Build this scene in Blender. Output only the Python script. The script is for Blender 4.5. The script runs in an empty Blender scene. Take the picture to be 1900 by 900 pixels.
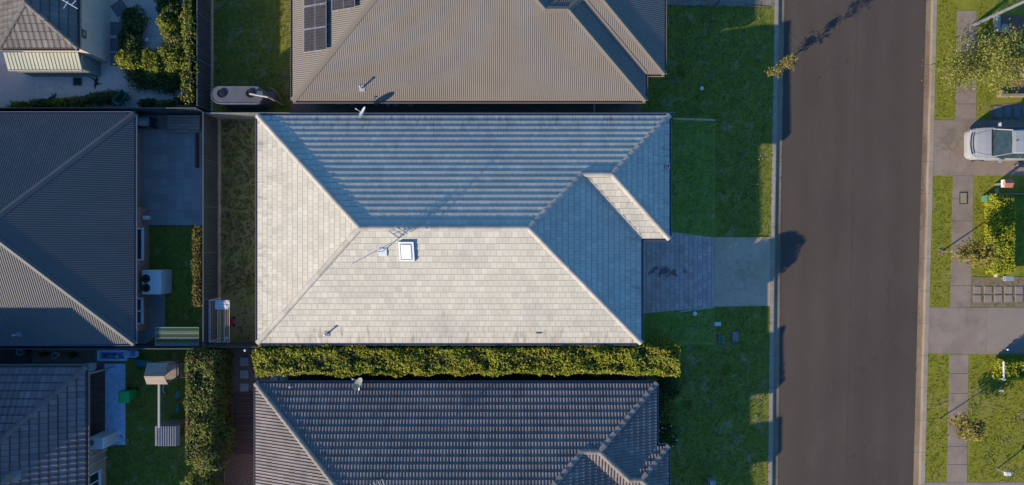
import bpy, math, random
import numpy as np
from mathutils import Vector
R = math.radians
random.seed(7); rng = np.random.default_rng(7)
scene = bpy.context.scene
# ------------------------------------------------------------------ camera, sky, sun, exposure
CAMH = 38.4; S = 33.0
cam = bpy.data.cameras.new('camera'); camo = bpy.data.objects.new('camera', cam); scene.collection.objects.link(camo)
camo.location = (0, 0, CAMH); camo.rotation_euler = (0, 0, 0)
cam.sensor_width = 36; cam.lens = 36 * CAMH / (1900 / S); cam.clip_start = .5; cam.clip_end = 2000
scene.camera = camo
SUN_EL, SUN_AZ = 20.5, 38.0            # elevation; direction of travel measured from +x towards +y
world = bpy.data.worlds.new('World'); scene.world = world; world.use_nodes = True
wn = world.node_tree.nodes; wl = world.node_tree.links
bg = wn['Background']; sky = wn.new('ShaderNodeTexSky'); sky.sky_type = 'NISHITA'; sky.sun_disc = False
sky.sun_elevation = R(SUN_EL); sky.sun_rotation = R(270 - SUN_AZ); sky.ozone_density = 7.0; sky.air_density = 1.0; sky.dust_density = 0.3
hs = wn.new('ShaderNodeHueSaturation'); hs.inputs['Saturation'].default_value = 1.1; wl.new(sky.outputs[0], hs.inputs['Color']); wl.new(hs.outputs[0], bg.inputs[0]); bg.inputs[1].default_value = 0.15
sun = bpy.data.lights.new('sun', 'SUN'); suno = bpy.data.objects.new('sun', sun); scene.collection.objects.link(suno)
sun.energy = 4.3; sun.angle = R(0.5); sun.color = (1.0, 0.87, 0.66)
dvec = Vector((math.cos(R(SUN_AZ)) * math.cos(R(SUN_EL)), math.sin(R(SUN_AZ)) * math.cos(R(SUN_EL)), -math.sin(R(SUN_EL))))
suno.rotation_euler = dvec.to_track_quat('-Z', 'Y').to_euler(); suno.location = (-30, -25, 20)
scene.view_settings.view_transform = 'Standard'; scene.view_settings.look = 'None'
scene.view_settings.exposure = 0.62; scene.view_settings.gamma = 1.0
scene.render.engine = 'CYCLES'
# ------------------------------------------------------------------ coordinates
def W(px, py, z=0.0):
    f = (CAMH - z) / CAMH
    return ((px - 950) / S * f, (450 - py) / S * f, z)
def M(x, y):
    return ((x - 950) / S, (450 - y) / S)
def gz(X):
    if X < 7.3: return 0.0
    if X < 14.4: return -0.8 * (X - 7.3) / 7.1
    return -0.8
def G(px, py, dz=0.0):
    z = 0
    for _ in range(4):
        X, Y, _z = W(px, py, z); z = gz(X)
    return (X, Y, z + dz)
# ------------------------------------------------------------------ mesh helpers
class MB:
    def __init__(s): s.v = []; s.f = []; s.m = []; s.rnd = []; s.uv = []
    def face(s, pts, mi=0, rnd=.5, uv=None):
        n = len(s.v); s.v += [tuple(p) for p in pts]; s.f.append(tuple(range(n, n + len(pts)))); s.m.append(mi); s.rnd.append(rnd)
        s.uv += (uv if uv else [(p[0], p[1]) for p in pts]); return s
    def box(s, x0, y0, z0, x1, y1, z1, mi=0, ang=0, c=None, rnd=.5):
        P = [(x0, y0, z0), (x1, y0, z0), (x1, y1, z0), (x0, y1, z0), (x0, y0, z1), (x1, y0, z1), (x1, y1, z1), (x0, y1, z1)]
        if ang:
            cx, cy = c if c else ((x0 + x1) / 2, (y0 + y1) / 2); ca, sa = math.cos(ang), math.sin(ang)
            P = [(cx + (x - cx) * ca - (y - cy) * sa, cy + (x - cx) * sa + (y - cy) * ca, z) for x, y, z in P]
        for q in ((0, 3, 2, 1), (4, 5, 6, 7), (0, 1, 5, 4), (1, 2, 6, 5), (2, 3, 7, 6), (3, 0, 4, 7)):
            s.face([P[i] for i in q], mi, rnd)
        return s
    def bbox(s, x0, y0, z0, x1, y1, z1, b=.01, mi=0, rnd=.5):   # box with chamfered top edges
        s.loft([[(x0, y0, z0), (x1, y0, z0), (x1, y1, z0), (x0, y1, z0)], [(x0, y0, z1 - b), (x1, y0, z1 - b), (x1, y1, z1 - b), (x0, y1, z1 - b)],
                [(x0 + b, y0 + b, z1), (x1 - b, y0 + b, z1), (x1 - b, y1 - b, z1), (x0 + b, y1 - b, z1)]], mi=mi, rnd=rnd); return s
    def loft(s, rings, closed=True, caps=True, mi=0, rnd=.5):
        n = len(rings[0])
        for a, b in zip(rings[:-1], rings[1:]):
            for i in range(n if closed else n - 1):
                j = (i + 1) % n; s.face([a[i], a[j], b[j], b[i]], mi, rnd)
        if caps: s.face(list(reversed(rings[0])), mi, rnd); s.face(rings[-1], mi, rnd)
        return s
    def prism(s, poly, z0, z1, mi=0, rnd=.5):
        return s.loft([[(x, y, z0) for x, y in poly], [(x, y, z1) for x, y in poly]], mi=mi, rnd=rnd)
    def tube(s, pts, r, n=8, mi=0, rnd=.5):
        pts = [Vector(p) for p in pts]; rs = r if isinstance(r, (list, tuple)) else [r] * len(pts); rings = []
        for i, p in enumerate(pts):
            t = (pts[min(i + 1, len(pts) - 1)] - pts[max(i - 1, 0)]).normalized()
            a = t.cross(Vector((0, 0, 1))); a = a if a.length > .05 else t.cross(Vector((1, 0, 0))); a.normalize(); b = t.cross(a)
            rings.append([tuple(p + (a * math.cos(2 * math.pi * k / n) + b * math.sin(2 * math.pi * k / n)) * rs[i]) for k in range(n)])
        return s.loft(rings, mi=mi, rnd=rnd)
    def cyl(s, x, y, z0, z1, r, r1=None, n=20, mi=0, rnd=.5):
        r1 = r if r1 is None else r1
        return s.lathe(x, y, [(r, z0), (r1, z1)], n, mi, rnd)
    def lathe(s, x, y, prof, n=20, mi=0, rnd=.5):
        return s.loft([[(x + r * math.cos(2 * math.pi * k / n), y + r * math.sin(2 * math.pi * k / n), z) for k in range(n)] for r, z in prof], mi=mi, rnd=rnd)
ORI = {}
def mesh_obj(name, v, f, mats, mi=None, rnd=None, uv=None, parent=None, smooth=False, origin=None):
    v = np.asarray(v, dtype=np.float64).reshape(-1, 3)
    if parent is not None: o0 = np.array(ORI[parent.name])
    elif origin is not None: o0 = np.array(origin)
    else: o0 = np.array([(v[:, 0].min() + v[:, 0].max()) / 2, (v[:, 1].min() + v[:, 1].max()) / 2, v[:, 2].min()])
    me = bpy.data.meshes.new(name); me.from_pydata((v - o0).tolist(), [], f)
    for m in (mats if isinstance(mats, (list, tuple)) else [mats]): me.materials.append(m)
    if mi is not None and any(mi): me.polygons.foreach_set('material_index', mi)
    if rnd is not None:
        a = me.attributes.new('rnd', 'FLOAT', 'FACE'); a.data.foreach_set('value', rnd)
    if uv is not None:
        u = me.uv_layers.new(name='UVMap'); u.data.foreach_set('uv', np.asarray(uv, dtype=np.float32).ravel())
    if smooth: me.polygons.foreach_set('use_smooth', [True] * len(me.polygons))
    o = bpy.data.objects.new(name, me); scene.collection.objects.link(o)
    if parent is not None: o.parent = parent; ORI[o.name] = tuple(o0)
    else: o.location = o0; ORI[o.name] = tuple(o0)
    return o
def build(name, mb, mats, parent=None, smooth=False, origin=None):
    return mesh_obj(name, mb.v, mb.f, mats, mb.m, mb.rnd, mb.uv, parent, smooth, origin)
def tag(o, label=None, cat=None, group=None, kind=None):
    if label: o['label'] = label
    if cat: o['category'] = cat
    if group: o['group'] = group
    if kind: o['kind'] = kind
    return o
def thing(name, loc, label, cat, group=None):
    o = bpy.data.objects.new(name, None); scene.collection.objects.link(o); o.location = loc; ORI[o.name] = tuple(loc)
    o.empty_display_size = .3
    return tag(o, label, cat, group)
def dup(root, loc, rotz=0, label=None, group=None):
    def cp(o, par):
        c = o.copy(); scene.collection.objects.link(c)
        if par is not None: c.parent = par
        for k in [x for x in bpy.data.objects if x.parent == o and x.name in scene.collection.objects]: cp(k, c)
        return c
    r = cp(root, None); r.location = loc; r.rotation_euler = (0, 0, rotz)
    if label: r['label'] = label
    if group: r['group'] = group
    return r
def clip(poly, a, b, c):
    out = []; n = len(poly)
    for i in range(n):
        p, q = poly[i], poly[(i + 1) % n]; dp = a * p[0] + b * p[1] - c; dq = a * q[0] + b * q[1] - c
        if dp <= 1e-9: out.append(p)
        if (dp < -1e-9 and dq > 1e-9) or (dp > 1e-9 and dq < -1e-9):
            t = dp / (dp - dq); out.append((p[0] + (q[0] - p[0]) * t, p[1] + (q[1] - p[1]) * t))
    return out
def parea(p):
    return .5 * sum(p[i][0] * p[(i + 1) % len(p)][1] - p[(i + 1) % len(p)][0] * p[i][1] for i in range(len(p)))
def ccw(p): return p if parea(p) > 0 else p[::-1]
BR = [-400, 7.3, 14.4, 400]
def sheet(name, pix, off, m, thick=0.0, parent=None, world_m=False, kind='structure'):
    """a flat surface following the ground; pix = photo pixels on the ground (or metres)"""
    poly = ccw([p if world_m else G(*p)[:2] for p in pix]); mb = MB()
    for a, b in zip(BR[:-1], BR[1:]):
        q = clip(clip(poly, -1, 0, -a), 1, 0, b)
        if len(q) > 2 and abs(parea(q)) > 1e-5: mb.face([(x, y, gz(x if x < b else b - 1e-6) + off) for x, y in q])
    if thick:
        for i in range(len(poly)):
            p, q = poly[i], poly[(i + 1) % len(poly)]
            mb.face([(p[0], p[1], gz(p[0]) + off - thick), (q[0], q[1], gz(q[0]) + off - thick), (q[0], q[1], gz(q[0]) + off), (p[0], p[1], gz(p[0]) + off)])
    o = build(name, mb, m, parent, origin=(0, 0, 0) if parent is None else None)
    if kind: o['kind'] = kind
    return o
# ------------------------------------------------------------------ materials
def mat(name, c1, c2=None, scale=3.0, rough=.85, bump=0.0, bscale=None, c3=None, s3=.5, t3=(.5, .65), rnd=0.0, metal=0.0, spec=.3, detail=5, island=0.0, trans=0.0, line=None, lv=.12, stretch=None, coat=0):
    m = bpy.data.materials.new(name); m.use_nodes = True; nt = m.node_tree; N = nt.nodes; L = nt.links; bs = N['Principled BSDF']
    bs.inputs['Roughness'].default_value = rough; bs.inputs['Metallic'].default_value = metal; bs.inputs['Specular IOR Level'].default_value = spec
    if coat: bs.inputs['Coat Weight'].default_value = coat; bs.inputs['Coat Roughness'].default_value = .05
    geo = N.new('ShaderNodeNewGeometry')
    co = geo.outputs['Position']
    if stretch:
        mp = N.new('ShaderNodeMapping'); mp.inputs['Scale'].default_value = stretch; L.new(co, mp.inputs[0]); co = mp.outputs[0]
    def noise(sc, d=detail, rg=.6):
        n = N.new('ShaderNodeTexNoise'); n.inputs['Scale'].default_value = sc; n.inputs['Detail'].default_value = d; n.inputs['Roughness'].default_value = rg
        L.new(co, n.inputs['Vector']); return n.outputs['Fac']
    def mixc(f, a, b, bt='MIX'):
        x = N.new('ShaderNodeMix'); x.data_type = 'RGBA'; x.blend_type = bt; x.clamp_result = True
        if hasattr(f, 'links'): L.new(f, x.inputs[0])
        else: x.inputs[0].default_value = f
        for s_, q in ((x.inputs[6], a), (x.inputs[7], b)):
            if hasattr(q, 'links'): L.new(q, s_)
            else: s_.default_value = (*q, 1)
        return x.outputs[2]
    def ramp(f, lo, hi):
        r = N.new('ShaderNodeMapRange'); r.inputs['From Min'].default_value = lo; r.inputs['From Max'].default_value = hi; L.new(f, r.inputs[0]); return r.outputs[0]
    def math_(op, a, b=None):
        x = N.new('ShaderNodeMath'); x.operation = op
        for i, q in enumerate((a, b)):
            if q is None: continue
            if hasattr(q, 'links'): L.new(q, x.inputs[i])
            else: x.inputs[i].default_value = q
        return x.outputs[0]
    col = mixc(ramp(noise(scale), .35, .65), c1, c2 if c2 else c1)
    if c3: col = mixc(ramp(noise(s3), *t3), col, c3)
    def scale_by(col, f, amt):          # brightness 1 +- amt
        r = N.new('ShaderNodeMapRange'); r.inputs['To Min'].default_value = 1 - amt; r.inputs['To Max'].default_value = 1 + amt; L.new(f, r.inputs[0])
        x = N.new('ShaderNodeVectorMath'); x.operation = 'SCALE'; L.new(col, x.inputs[0]); L.new(r.outputs[0], x.inputs['Scale']); return x.outputs[0]
    if rnd:
        at = N.new('ShaderNodeAttribute'); at.attribute_name = 'rnd'; col = scale_by(col, at.outputs['Fac'], rnd)
    if island: col = scale_by(col, geo.outputs['Random Per Island'], island)
    if line:     # joint grid in UV: (su, sv, width, stagger, colour)
        su, sv, w, st, lc = line[:5]; swp = len(line) > 5
        uvn = N.new('ShaderNodeUVMap'); uvn.uv_map = 'UVMap'; sp = N.new('ShaderNodeSeparateXYZ'); L.new(uvn.outputs[0], sp.inputs[0])
        v_ = math_('DIVIDE', sp.outputs[0 if swp else 1], sv); row = math_('FLOOR', v_); fv = math_('FRACT', v_)
        u_ = math_('ADD', math_('DIVIDE', sp.outputs[1 if swp else 0], su), math_('MULTIPLY', row, st)); fu = math_('FRACT', u_)
        l1 = math_('LESS_THAN', fu, w * .75 / su); l2 = math_('LESS_THAN', fv, w * 1.7 / sv); ln = math_('MAXIMUM', l1, l2)
        cb = N.new('ShaderNodeCombineXYZ'); L.new(math_('FLOOR', u_), cb.inputs[0]); L.new(row, cb.inputs[1])
        wnz = N.new('ShaderNodeTexWhiteNoise'); wnz.noise_dimensions = '2D'; L.new(cb.outputs[0], wnz.inputs['Vector'])
        col = scale_by(col, wnz.outputs['Value'], lv)
        col = mixc(math_('MULTIPLY', ln, .8), col, lc)
    L.new(col, bs.inputs['Base Color'])
    if bump:
        b = N.new('ShaderNodeBump'); b.inputs['Strength'].default_value = bump; b.inputs['Distance'].default_value = .03
        L.new(noise(bscale if bscale else scale * 4, 6), b.inputs['Height']); L.new(b.outputs[0], bs.inputs['Normal'])
    if trans:
        tr = N.new('ShaderNodeBsdfTranslucent'); L.new(col, tr.inputs[0]); mx = N.new('ShaderNodeMixShader'); mx.inputs[0].default_value = trans
        L.new(bs.outputs[0], mx.inputs[1]); L.new(tr.outputs[0], mx.inputs[2]); L.new(mx.outputs[0], N['Material Output'].inputs[0])
    return m
X = {}
X['grass'] = mat('grass_ground', (.15, .17, .022), (.2, .21, .03), 1.6, .95, .9, 45, c3=(.33, .27, .13), s3=1.3, t3=(.55, .74))
X['blade'] = mat('grass_blades', (.165, .2, .022), (.23, .24, .03), 2.2, .9, island=.6, c3=(.35, .29, .13), s3=1.3, t3=(.56, .74), trans=.25)
X['grass_in'] = mat('greener_grass', (.18, .23, .035), (.23, .27, .045), 1.8, .95, .9, 45, c3=(.36, .3, .13), s3=1.2, t3=(.56, .76))
X['blade_in'] = mat('greener_blades', (.2, .28, .035), (.26, .32, .045), 2.2, .9, island=.6, c3=(.4, .33, .14), s3=1.3, t3=(.57, .76), trans=.25)
X['verge'] = mat('verge_grass', (.19, .2, .015), (.25, .24, .025), 1.4, .95, 1, 40, c3=(.29, .23, .07), s3=.8, t3=(.55, .75))
X['blade_v'] = mat('verge_blades', (.21, .24, .012), (.29, .28, .025), 2.0, .9, island=.55, c3=(.33, .27, .08), s3=1, t3=(.55, .72), trans=.25)
X['weeds'] = mat('weedy_soil', (.3, .22, .12), (.34, .28, .12), 2.5, .95, 1, 30, c3=(.2, .24, .05), s3=.8, t3=(.35, .7))
X['asphalt'] = mat('asphalt', (.082, .060, .048), (.092, .069, .054), .35, .9, .5, 120, c3=(.102, .077, .06), s3=1.5, t3=(.5, .8), stretch=(1, .25, 1))
X['kerb'] = mat('kerb_concrete', (.3, .24, .175), (.38, .31, .235), 1.6, .9, .3, 60, rnd=.05)
X['pan'] = mat('gutter_pan_concrete', (.22, .155, .1), (.3, .225, .15), 1.2, .9, .3, 60, stretch=(1, .3, 1), c3=(.14, .1, .07), s3=.7, t3=(.5, .75))
X['conc'] = mat('driveway_concrete', (.27, .21, .165), (.31, .245, .19), .8, .9, .3, 70, c3=(.215, .165, .13), s3=.5, t3=(.5, .75))
X['conc2'] = mat('footpath_concrete', (.26, .195, .145), (.32, .24, .18), 1.0, .9, .3, 70, c3=(.2, .15, .11), s3=1.2, t3=(.5, .75))
X['conc_w'] = mat('pale_driveway_concrete', (.54, .36, .235), (.6, .41, .275), .8, .9, .3, 70, c3=(.46, .31, .2), s3=.6, t3=(.5, .72))
X['paver'] = mat('interlocking_pavers', (.46, .32, .275), (.58, .41, .355), 2, .9, .3, 40, c3=(.24, .17, .145), s3=1.3, t3=(.64, .78), line=(.38, .27, .014, .5, (.15, .11, .1), 1), lv=.14)
X['slate'] = mat('slate_tile', (.32, .29, .265), (.36, .33, .3), 1, .7, .1, 30, line=(.45, .45, .016, 0, (.25, .23, .21)))
X['gravel'] = mat('white_gravel', (.62, .47, .38), (.86, .68, .56), 14, .95, 1, 25, c3=(.5, .36, .28), s3=1, t3=(.55, .8))
X['gravel_br'] = mat('brown_gravel', (.66, .42, .3), (.78, .53, .4), 10, .95, 1, 25)
X['mulch'] = mat('bark_mulch', (.19, .115, .08), (.34, .23, .16), 12, .95, 1, 20)
X['mulch_red'] = mat('red_bark_mulch', (.2, .1, .06), (.28, .16, .1), 9, .95, 1, 20)
X['mulch_tan'] = mat('tan_bark_mulch', (.26, .2, .12), (.2, .13, .08), 8, .95, 1, 20, c3=(.1, .11, .03), s3=2, t3=(.5, .7))
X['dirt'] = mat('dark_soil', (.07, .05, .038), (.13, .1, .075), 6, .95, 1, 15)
X['cream'] = mat('cream_roof_tile', (.535, .48, .375), (.6, .54, .43), .9, .75, .15, 30, c3=(.46, .435, .37), s3=.35, t3=(.5, .75), rnd=.06, lv=.06, line=(.3, .305, .016, .5, (.22, .19, .16)))
def stain(m, col, amt=.75, reach=2.6):
    """run-off staining with its own shape, strongest in the lowest tile courses"""
    nt = m.node_tree; N = nt.nodes; L = nt.links; bs = N['Principled BSDF']; src = bs.inputs['Base Color'].links[0].from_socket
    uv = N.new('ShaderNodeUVMap'); uv.uv_map = 'UVMap'; mp = N.new('ShaderNodeMapping'); mp.inputs['Scale'].default_value = (4.5, 1.1, 1); L.new(uv.outputs[0], mp.inputs[0])
    n = N.new('ShaderNodeTexNoise'); n.inputs['Scale'].default_value = .8; n.inputs['Detail'].default_value = 7; n.inputs['Roughness'].default_value = .7; L.new(mp.outputs[0], n.inputs['Vector'])
    sp = N.new('ShaderNodeSeparateXYZ'); L.new(uv.outputs[0], sp.inputs[0]); h = N.new('ShaderNodeMapRange'); L.new(sp.outputs[1], h.inputs[0]); h.inputs['From Min'].default_value = reach; h.inputs['From Max'].default_value = 0; h.inputs['To Min'].default_value = .0; h.inputs['To Max'].default_value = .17
    a = N.new('ShaderNodeMath'); a.operation = 'ADD'; L.new(n.outputs['Fac'], a.inputs[0]); L.new(h.outputs[0], a.inputs[1]); r = N.new('ShaderNodeMapRange'); L.new(a.outputs[0], r.inputs[0]); r.inputs['From Min'].default_value = .66; r.inputs['From Max'].default_value = .82; r.inputs['To Max'].default_value = amt
    x = N.new('ShaderNodeMix'); x.data_type = 'RGBA'; L.new(r.outputs[0], x.inputs[0]); L.new(src, x.inputs[6]); x.inputs[7].default_value = (*col, 1); L.new(x.outputs[2], bs.inputs['Base Color'])
stain(X['cream'], (.25, .19, .15), .8)
X['creamcap'] = mat('cream_ridge_cap', (.43, .37, .3), (.5, .435, .36), 2.5, .7, .1, 30, rnd=.12)
X['metal_taupe'] = mat('taupe_corrugated_steel', (.185, .155, .125), (.205, .17, .14), .5, .6, spec=.3, c3=(.215, .185, .157), s3=.25, t3=(.5, .8))
X['metal_taupe_cap'] = mat('taupe_flashing', (.21, .17, .128), None, 1, .6)
X['metal_navy'] = mat('dark_corrugated_steel', (.115, .106, .097), (.13, .118, .108), .5, .62, spec=.3, c3=(.15, .138, .125), s3=.4, t3=(.6, .8))
X['tile_navy'] = mat('charcoal_roll_tile', (.2, .165, .145), (.25, .2, .175), .7, .7, .1, 20, rnd=.14)
X['tile_navy_cap'] = mat('charcoal_ridge_cap', (.24, .2, .165), (.28, .24, .2), 1.5, .7, island=.14)
X['tile_brown'] = mat('brown_grey_tile', (.22, .15, .135), (.26, .18, .165), .8, .75, .1, 20, rnd=.15, lv=.1, line=(.3, .38, .03, 0, (.05, .035, .03)))
X['tile_brown_cap'] = mat('brown_ridge_cap', (.17, .13, .11), (.2, .155, .13), 1.5, .7, island=.1)
X['tile_cottage'] = mat('slate_coloured_tile', (.15, .13, .11), (.19, .165, .14), .8, .75, .1, 20, rnd=.12, line=(.3, .36, .02, 0, (.05, .04, .035)))
X['gutter'] = mat('grey_gutter', (.2, .2, .23), None, 1, .5)
X['gutter_w'] = mat('cream_gutter', (.55, .52, .5), None, 1, .5)
X['gutter_t'] = mat('taupe_gutter', (.25, .2, .155), None, 1, .5)
X['brick'] = mat('red_brown_brick', (.42, .16, .1), (.5, .21, .14), 3, .9, line=(.24, .086, .014, .5, (.45, .33, .26)), rnd=.1)
X['brick2'] = mat('tan_brick', (.38, .23, .15), (.46, .3, .2), 3, .9, line=(.24, .086, .014, .5, (.5, .42, .34)))
X['brick3'] = mat('cream_brick', (.5, .44, .36), (.58, .52, .43), 3, .9, line=(.24, .086, .014, .5, (.4, .36, .3)))
X['render'] = mat('brown_rendered_wall', (.62, .45, .34), (.7, .52, .4), 3, .9, .5, 20)
X['soffit'] = mat('soffit_board', (.4, .38, .35), None, 1, .8)
X['fence'] = mat('dark_fence_steel', (.045, .062, .066), (.058, .074, .078), 1, .7, spec=.3)
X['fence_g'] = mat('grey_green_fence_steel', (.22, .23, .2), (.27, .27, .235), 1, .6, spec=.4)
X['fence_rail'] = mat('fence_rail_steel', (.11, .115, .11), None, 1, .5)
X['plinth'] = mat('concrete_plinth', (.4, .33, .24), (.5, .42, .32), 2, .9)
X['white'] = mat('white_paint', (.72, .72, .72), None, 1, .4)
X['offwhite'] = mat('off_white_plastic', (.62, .6, .57), (.68, .66, .62), 1, .5)
X['lightgrey'] = mat('light_grey_metal', (.36, .37, .38), (.42, .43, .44), 2, .45, metal=.3)
X['grey'] = mat('mid_grey_plastic', (.18, .19, .2), None, 1, .5)
X['dark'] = mat('dark_plastic', (.02, .02, .022), (.03, .03, .032), 2, .5)
X['black'] = mat('black_rubber', (.012, .012, .012), None, 1, .6)
X['rim'] = mat('alloy_rim', (.5, .5, .52), None, 1, .3, metal=.8)
X['glass'] = mat('dark_glass', (.02, .03, .035), None, 1, .08, spec=.6)
X['glass_car'] = mat('tinted_car_glass', (.03, .055, .06), (.05, .08, .085), 4, .12, spec=.6)
X['skylight'] = mat('skylight_dome', (.72, .7, .62), (.8, .78, .7), 1.5, .6, spec=.15)
X['carpaint'] = mat('white_car_paint', (.35, .345, .335), None, 1, .35, spec=.5, coat=.4)
X['headlamp'] = mat('headlight_lens', (.35, .37, .4), (.2, .22, .25), 20, .1, spec=.7)
X['solar'] = mat('solar_cells', (.04, .032, .03), (.05, .038, .034), .8, .5, spec=.35, line=(.155, .155, .006, 0, (.16, .14, .13)), lv=.2)
X['alu'] = mat('aluminium_frame', (.4, .4, .4), None, 1, .4, metal=.4)
X['tank'] = mat('grey_tank_steel', (.105, .105, .115), (.13, .13, .14), 1.5, .6)
X['timber'] = mat('weathered_timber', (.28, .21, .155), (.4, .31, .24), 4, .85, .3, 30, stretch=(.4, 3, 1), island=.12)
X['timber_dk'] = mat('dark_decking', (.13, .075, .06), (.2, .12, .09), 3, .8, .2, 30, stretch=(.3, 4, 1), island=.25)
X['bark'] = mat('tree_bark', (.12, .085, .06), (.2, .16, .12), 12, .9, .5, 30)
X['bark_pale'] = mat('pale_twigs', (.35, .3, .2), (.42, .36, .25), 12, .9)
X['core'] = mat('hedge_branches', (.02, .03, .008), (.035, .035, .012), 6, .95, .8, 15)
X['teal'] = mat('teal_plastic', (.02, .16, .15), (.03, .2, .18), 2, .5)
X['blue'] = mat('blue_toy_plastic', (.06, .2, .5), (.1, .28, .58), 3, .5)
X['mattex'] = mat('blue_woven_mat', (.36, .52, .72), (.56, .68, .85), 5, .95, .8, 12, c3=(.7, .78, .88), s3=1.5, t3=(.5, .8))
X['green_bin'] = mat('green_bin_plastic', (.03, .42, .1), None, 1, .5)
X['green_box'] = mat('green_cover_plastic', (.08, .2, .1), (.1, .24, .12), 2, .6)
X['green_box_dk'] = mat('dark_green_cover', (.02, .14, .08), None, 2, .6)
X['red'] = mat('coral_red_paint', (.42, .14, .1), None, 1, .6)
X['pink'] = mat('pink_plastic', (.7, .03, .12), None, 1, .5)
X['pink_lid'] = mat('pinkish_concrete_lid', (.25, .2, .19), (.3, .24, .22), 5, .9)
X['tan_lid'] = mat('tan_pit_lid', (.28, .23, .13), (.32, .26, .16), 5, .9)
X['towel'] = mat('pale_fabric', (.5, .48, .46), (.62, .6, .58), 8, .95, .5, 20)
X['dish'] = mat('grey_dish_metal', (.35, .35, .31), None, 1, .6)
X['dishw'] = mat('pale_dish_metal', (.55, .58, .6), None, 1, .5)
X['shedroof'] = mat('pale_green_steel', (.36, .37, .27), (.42, .42, .32), 1, .5)
X['shedwall'] = mat('grey_green_shed_steel', (.2, .24, .22), (.24, .28, .25), 1, .5)
X['creamwall'] = mat('cream_fascia', (.45, .4, .33), None, 1, .7)
def leafm(name, a, b, c=None, isl=.55, tr=.3): return mat(name, a, b, 1.3, .7, island=isl, c3=c, s3=1.6, t3=(.5, .65), trans=tr, spec=.35)
X['leaf_hedge'] = leafm('yellow_green_leaves', (.31, .31, .02), (.23, .26, .02), (.3, .25, .03), isl=.4)
X['leaf_dk'] = leafm('dark_green_leaves', (.07, .11, .025), (.1, .14, .025), (.08, .12, .03))
X['leaf_mid'] = leafm('mid_green_leaves', (.15, .185, .03), (.2, .22, .035), (.2, .14, .05))
X['leaf_yel'] = leafm('lime_leaves', (.2, .23, .02), (.26, .27, .03), (.15, .17, .02))
X['leaf_olive'] = leafm('olive_leaves', (.2, .17, .03), (.27, .22, .04), (.14, .09, .03))
X['leaf_tree'] = leafm('pale_street_tree_leaves', (.19, .2, .03), (.26, .24, .05), (.13, .16, .025), isl=.7)
X['leaf_lime'] = leafm('bright_lime_hedge_leaves', (.28, .3, .01), (.34, .34, .015), (.2, .24, .01))
X['flower'] = mat('white_petals', (.6, .6, .6), None, 1, .7)
X['leaf_red'] = leafm('rusty_leaves', (.14, .06, .03), (.18, .09, .04), (.1, .1, .02))
# ------------------------------------------------------------------ foliage
def leafset(name, P, Nrm, size, m, parent, elong=1.9, wild=.8):
    n = len(P); P = np.asarray(P); Nrm = np.asarray(Nrm, dtype=float)
    d = Nrm / (np.linalg.norm(Nrm, axis=1)[:, None] + 1e-9) + np.array([-.45, -.35, .35]) + rng.normal(0, wild * .85, (n, 3)); d /= np.linalg.norm(d, axis=1)[:, None] + 1e-9
    t = rng.normal(0, 1, (n, 3)); a = np.cross(d, t); a /= np.linalg.norm(a, axis=1)[:, None] + 1e-9; b = np.cross(d, a)
    L = (size * rng.uniform(.6, 1.35, n))[:, None]
    w = L / elong / 2
    v = np.stack([P - a * L / 2, P + b * w, P + a * L / 2 - d * L * .12, P - b * w], 1).reshape(-1, 3)
    f = np.arange(n * 4).reshape(-1, 4).tolist()
    return mesh_obj(name, v, f, m, parent=parent)
from mathutils import noise as mnoise
def lump(x, y, z=0, k=1.0):
    return 1.5 * mnoise.noise(Vector((x * .9 * k + 7.3, y * .9 * k, z * .9))) + .7 * mnoise.noise(Vector((x * 2.6 * k, y * 2.6 * k + 3.1, z * 2.3))) + .3 * mnoise.noise(Vector((x * 7, y * 7, z * 6)))
def hedge(name, cx, cy, lx, ly, h, n, size, m, label, cat='hedge', group=None, ang=0.0, z0=None, amp=.12, extra=None, rot_core=True):
    z0 = gz(cx) if z0 is None else z0
    root = thing(name, (cx, cy, z0), label, cat, group); ca, sa = math.cos(ang), math.sin(ang)
    P = []; Q = []; areas = [lx * ly, lx * h, lx * h, ly * h, ly * h]; tot = sum(areas)
    for _ in range(n):
        k = random.random() * tot; s = 0
        for i, A in enumerate(areas):
            s += A
            if k < s: break
        u = random.uniform(-lx / 2, lx / 2); v = random.uniform(-ly / 2, ly / 2); w = random.uniform(.1, h)
        dep = random.expovariate(9) - .05
        if i == 0: p = (u, v, h + amp * lump(cx + u, cy + v) - dep); nn = (0, 0, 1)
        elif i in (1, 2):
            sg = 1 if i == 1 else -1; p = (u, sg * (ly / 2 + amp * .9 * lump(cx + u, w, sg) - dep), w); nn = (0, sg, .4)
        else:
            sg = 1 if i == 3 else -1; p = (sg * (lx / 2 + amp * .9 * lump(cy + v, w, sg) - dep), v, w); nn = (sg, 0, .4)
        if lump(cx * 1.7 + u * 1.3, cy + v * 2.1 + w * 1.7, w * .6, 1.6) < -.42 and random.random() < .4: continue
        # rounded shoulders
        x_, y_, z_ = p
        if z_ > h - .25:
            k2 = (z_ - (h - .25)) / .25; x_ *= 1 - .08 * k2 * k2 / max(lx, 1); y_ *= 1 - .1 * k2 * k2
        P.append((cx + x_ * ca - y_ * sa, cy + x_ * sa + y_ * ca, z0 + z_)); Q.append((nn[0] * ca - nn[1] * sa, nn[0] * sa + nn[1] * ca, nn[2]))
    leafset('foliage', P, Q, size, m, root)
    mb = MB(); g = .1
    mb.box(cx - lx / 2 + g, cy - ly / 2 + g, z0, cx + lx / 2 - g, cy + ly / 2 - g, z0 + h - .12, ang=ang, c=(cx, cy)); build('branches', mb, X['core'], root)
    return root
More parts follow.
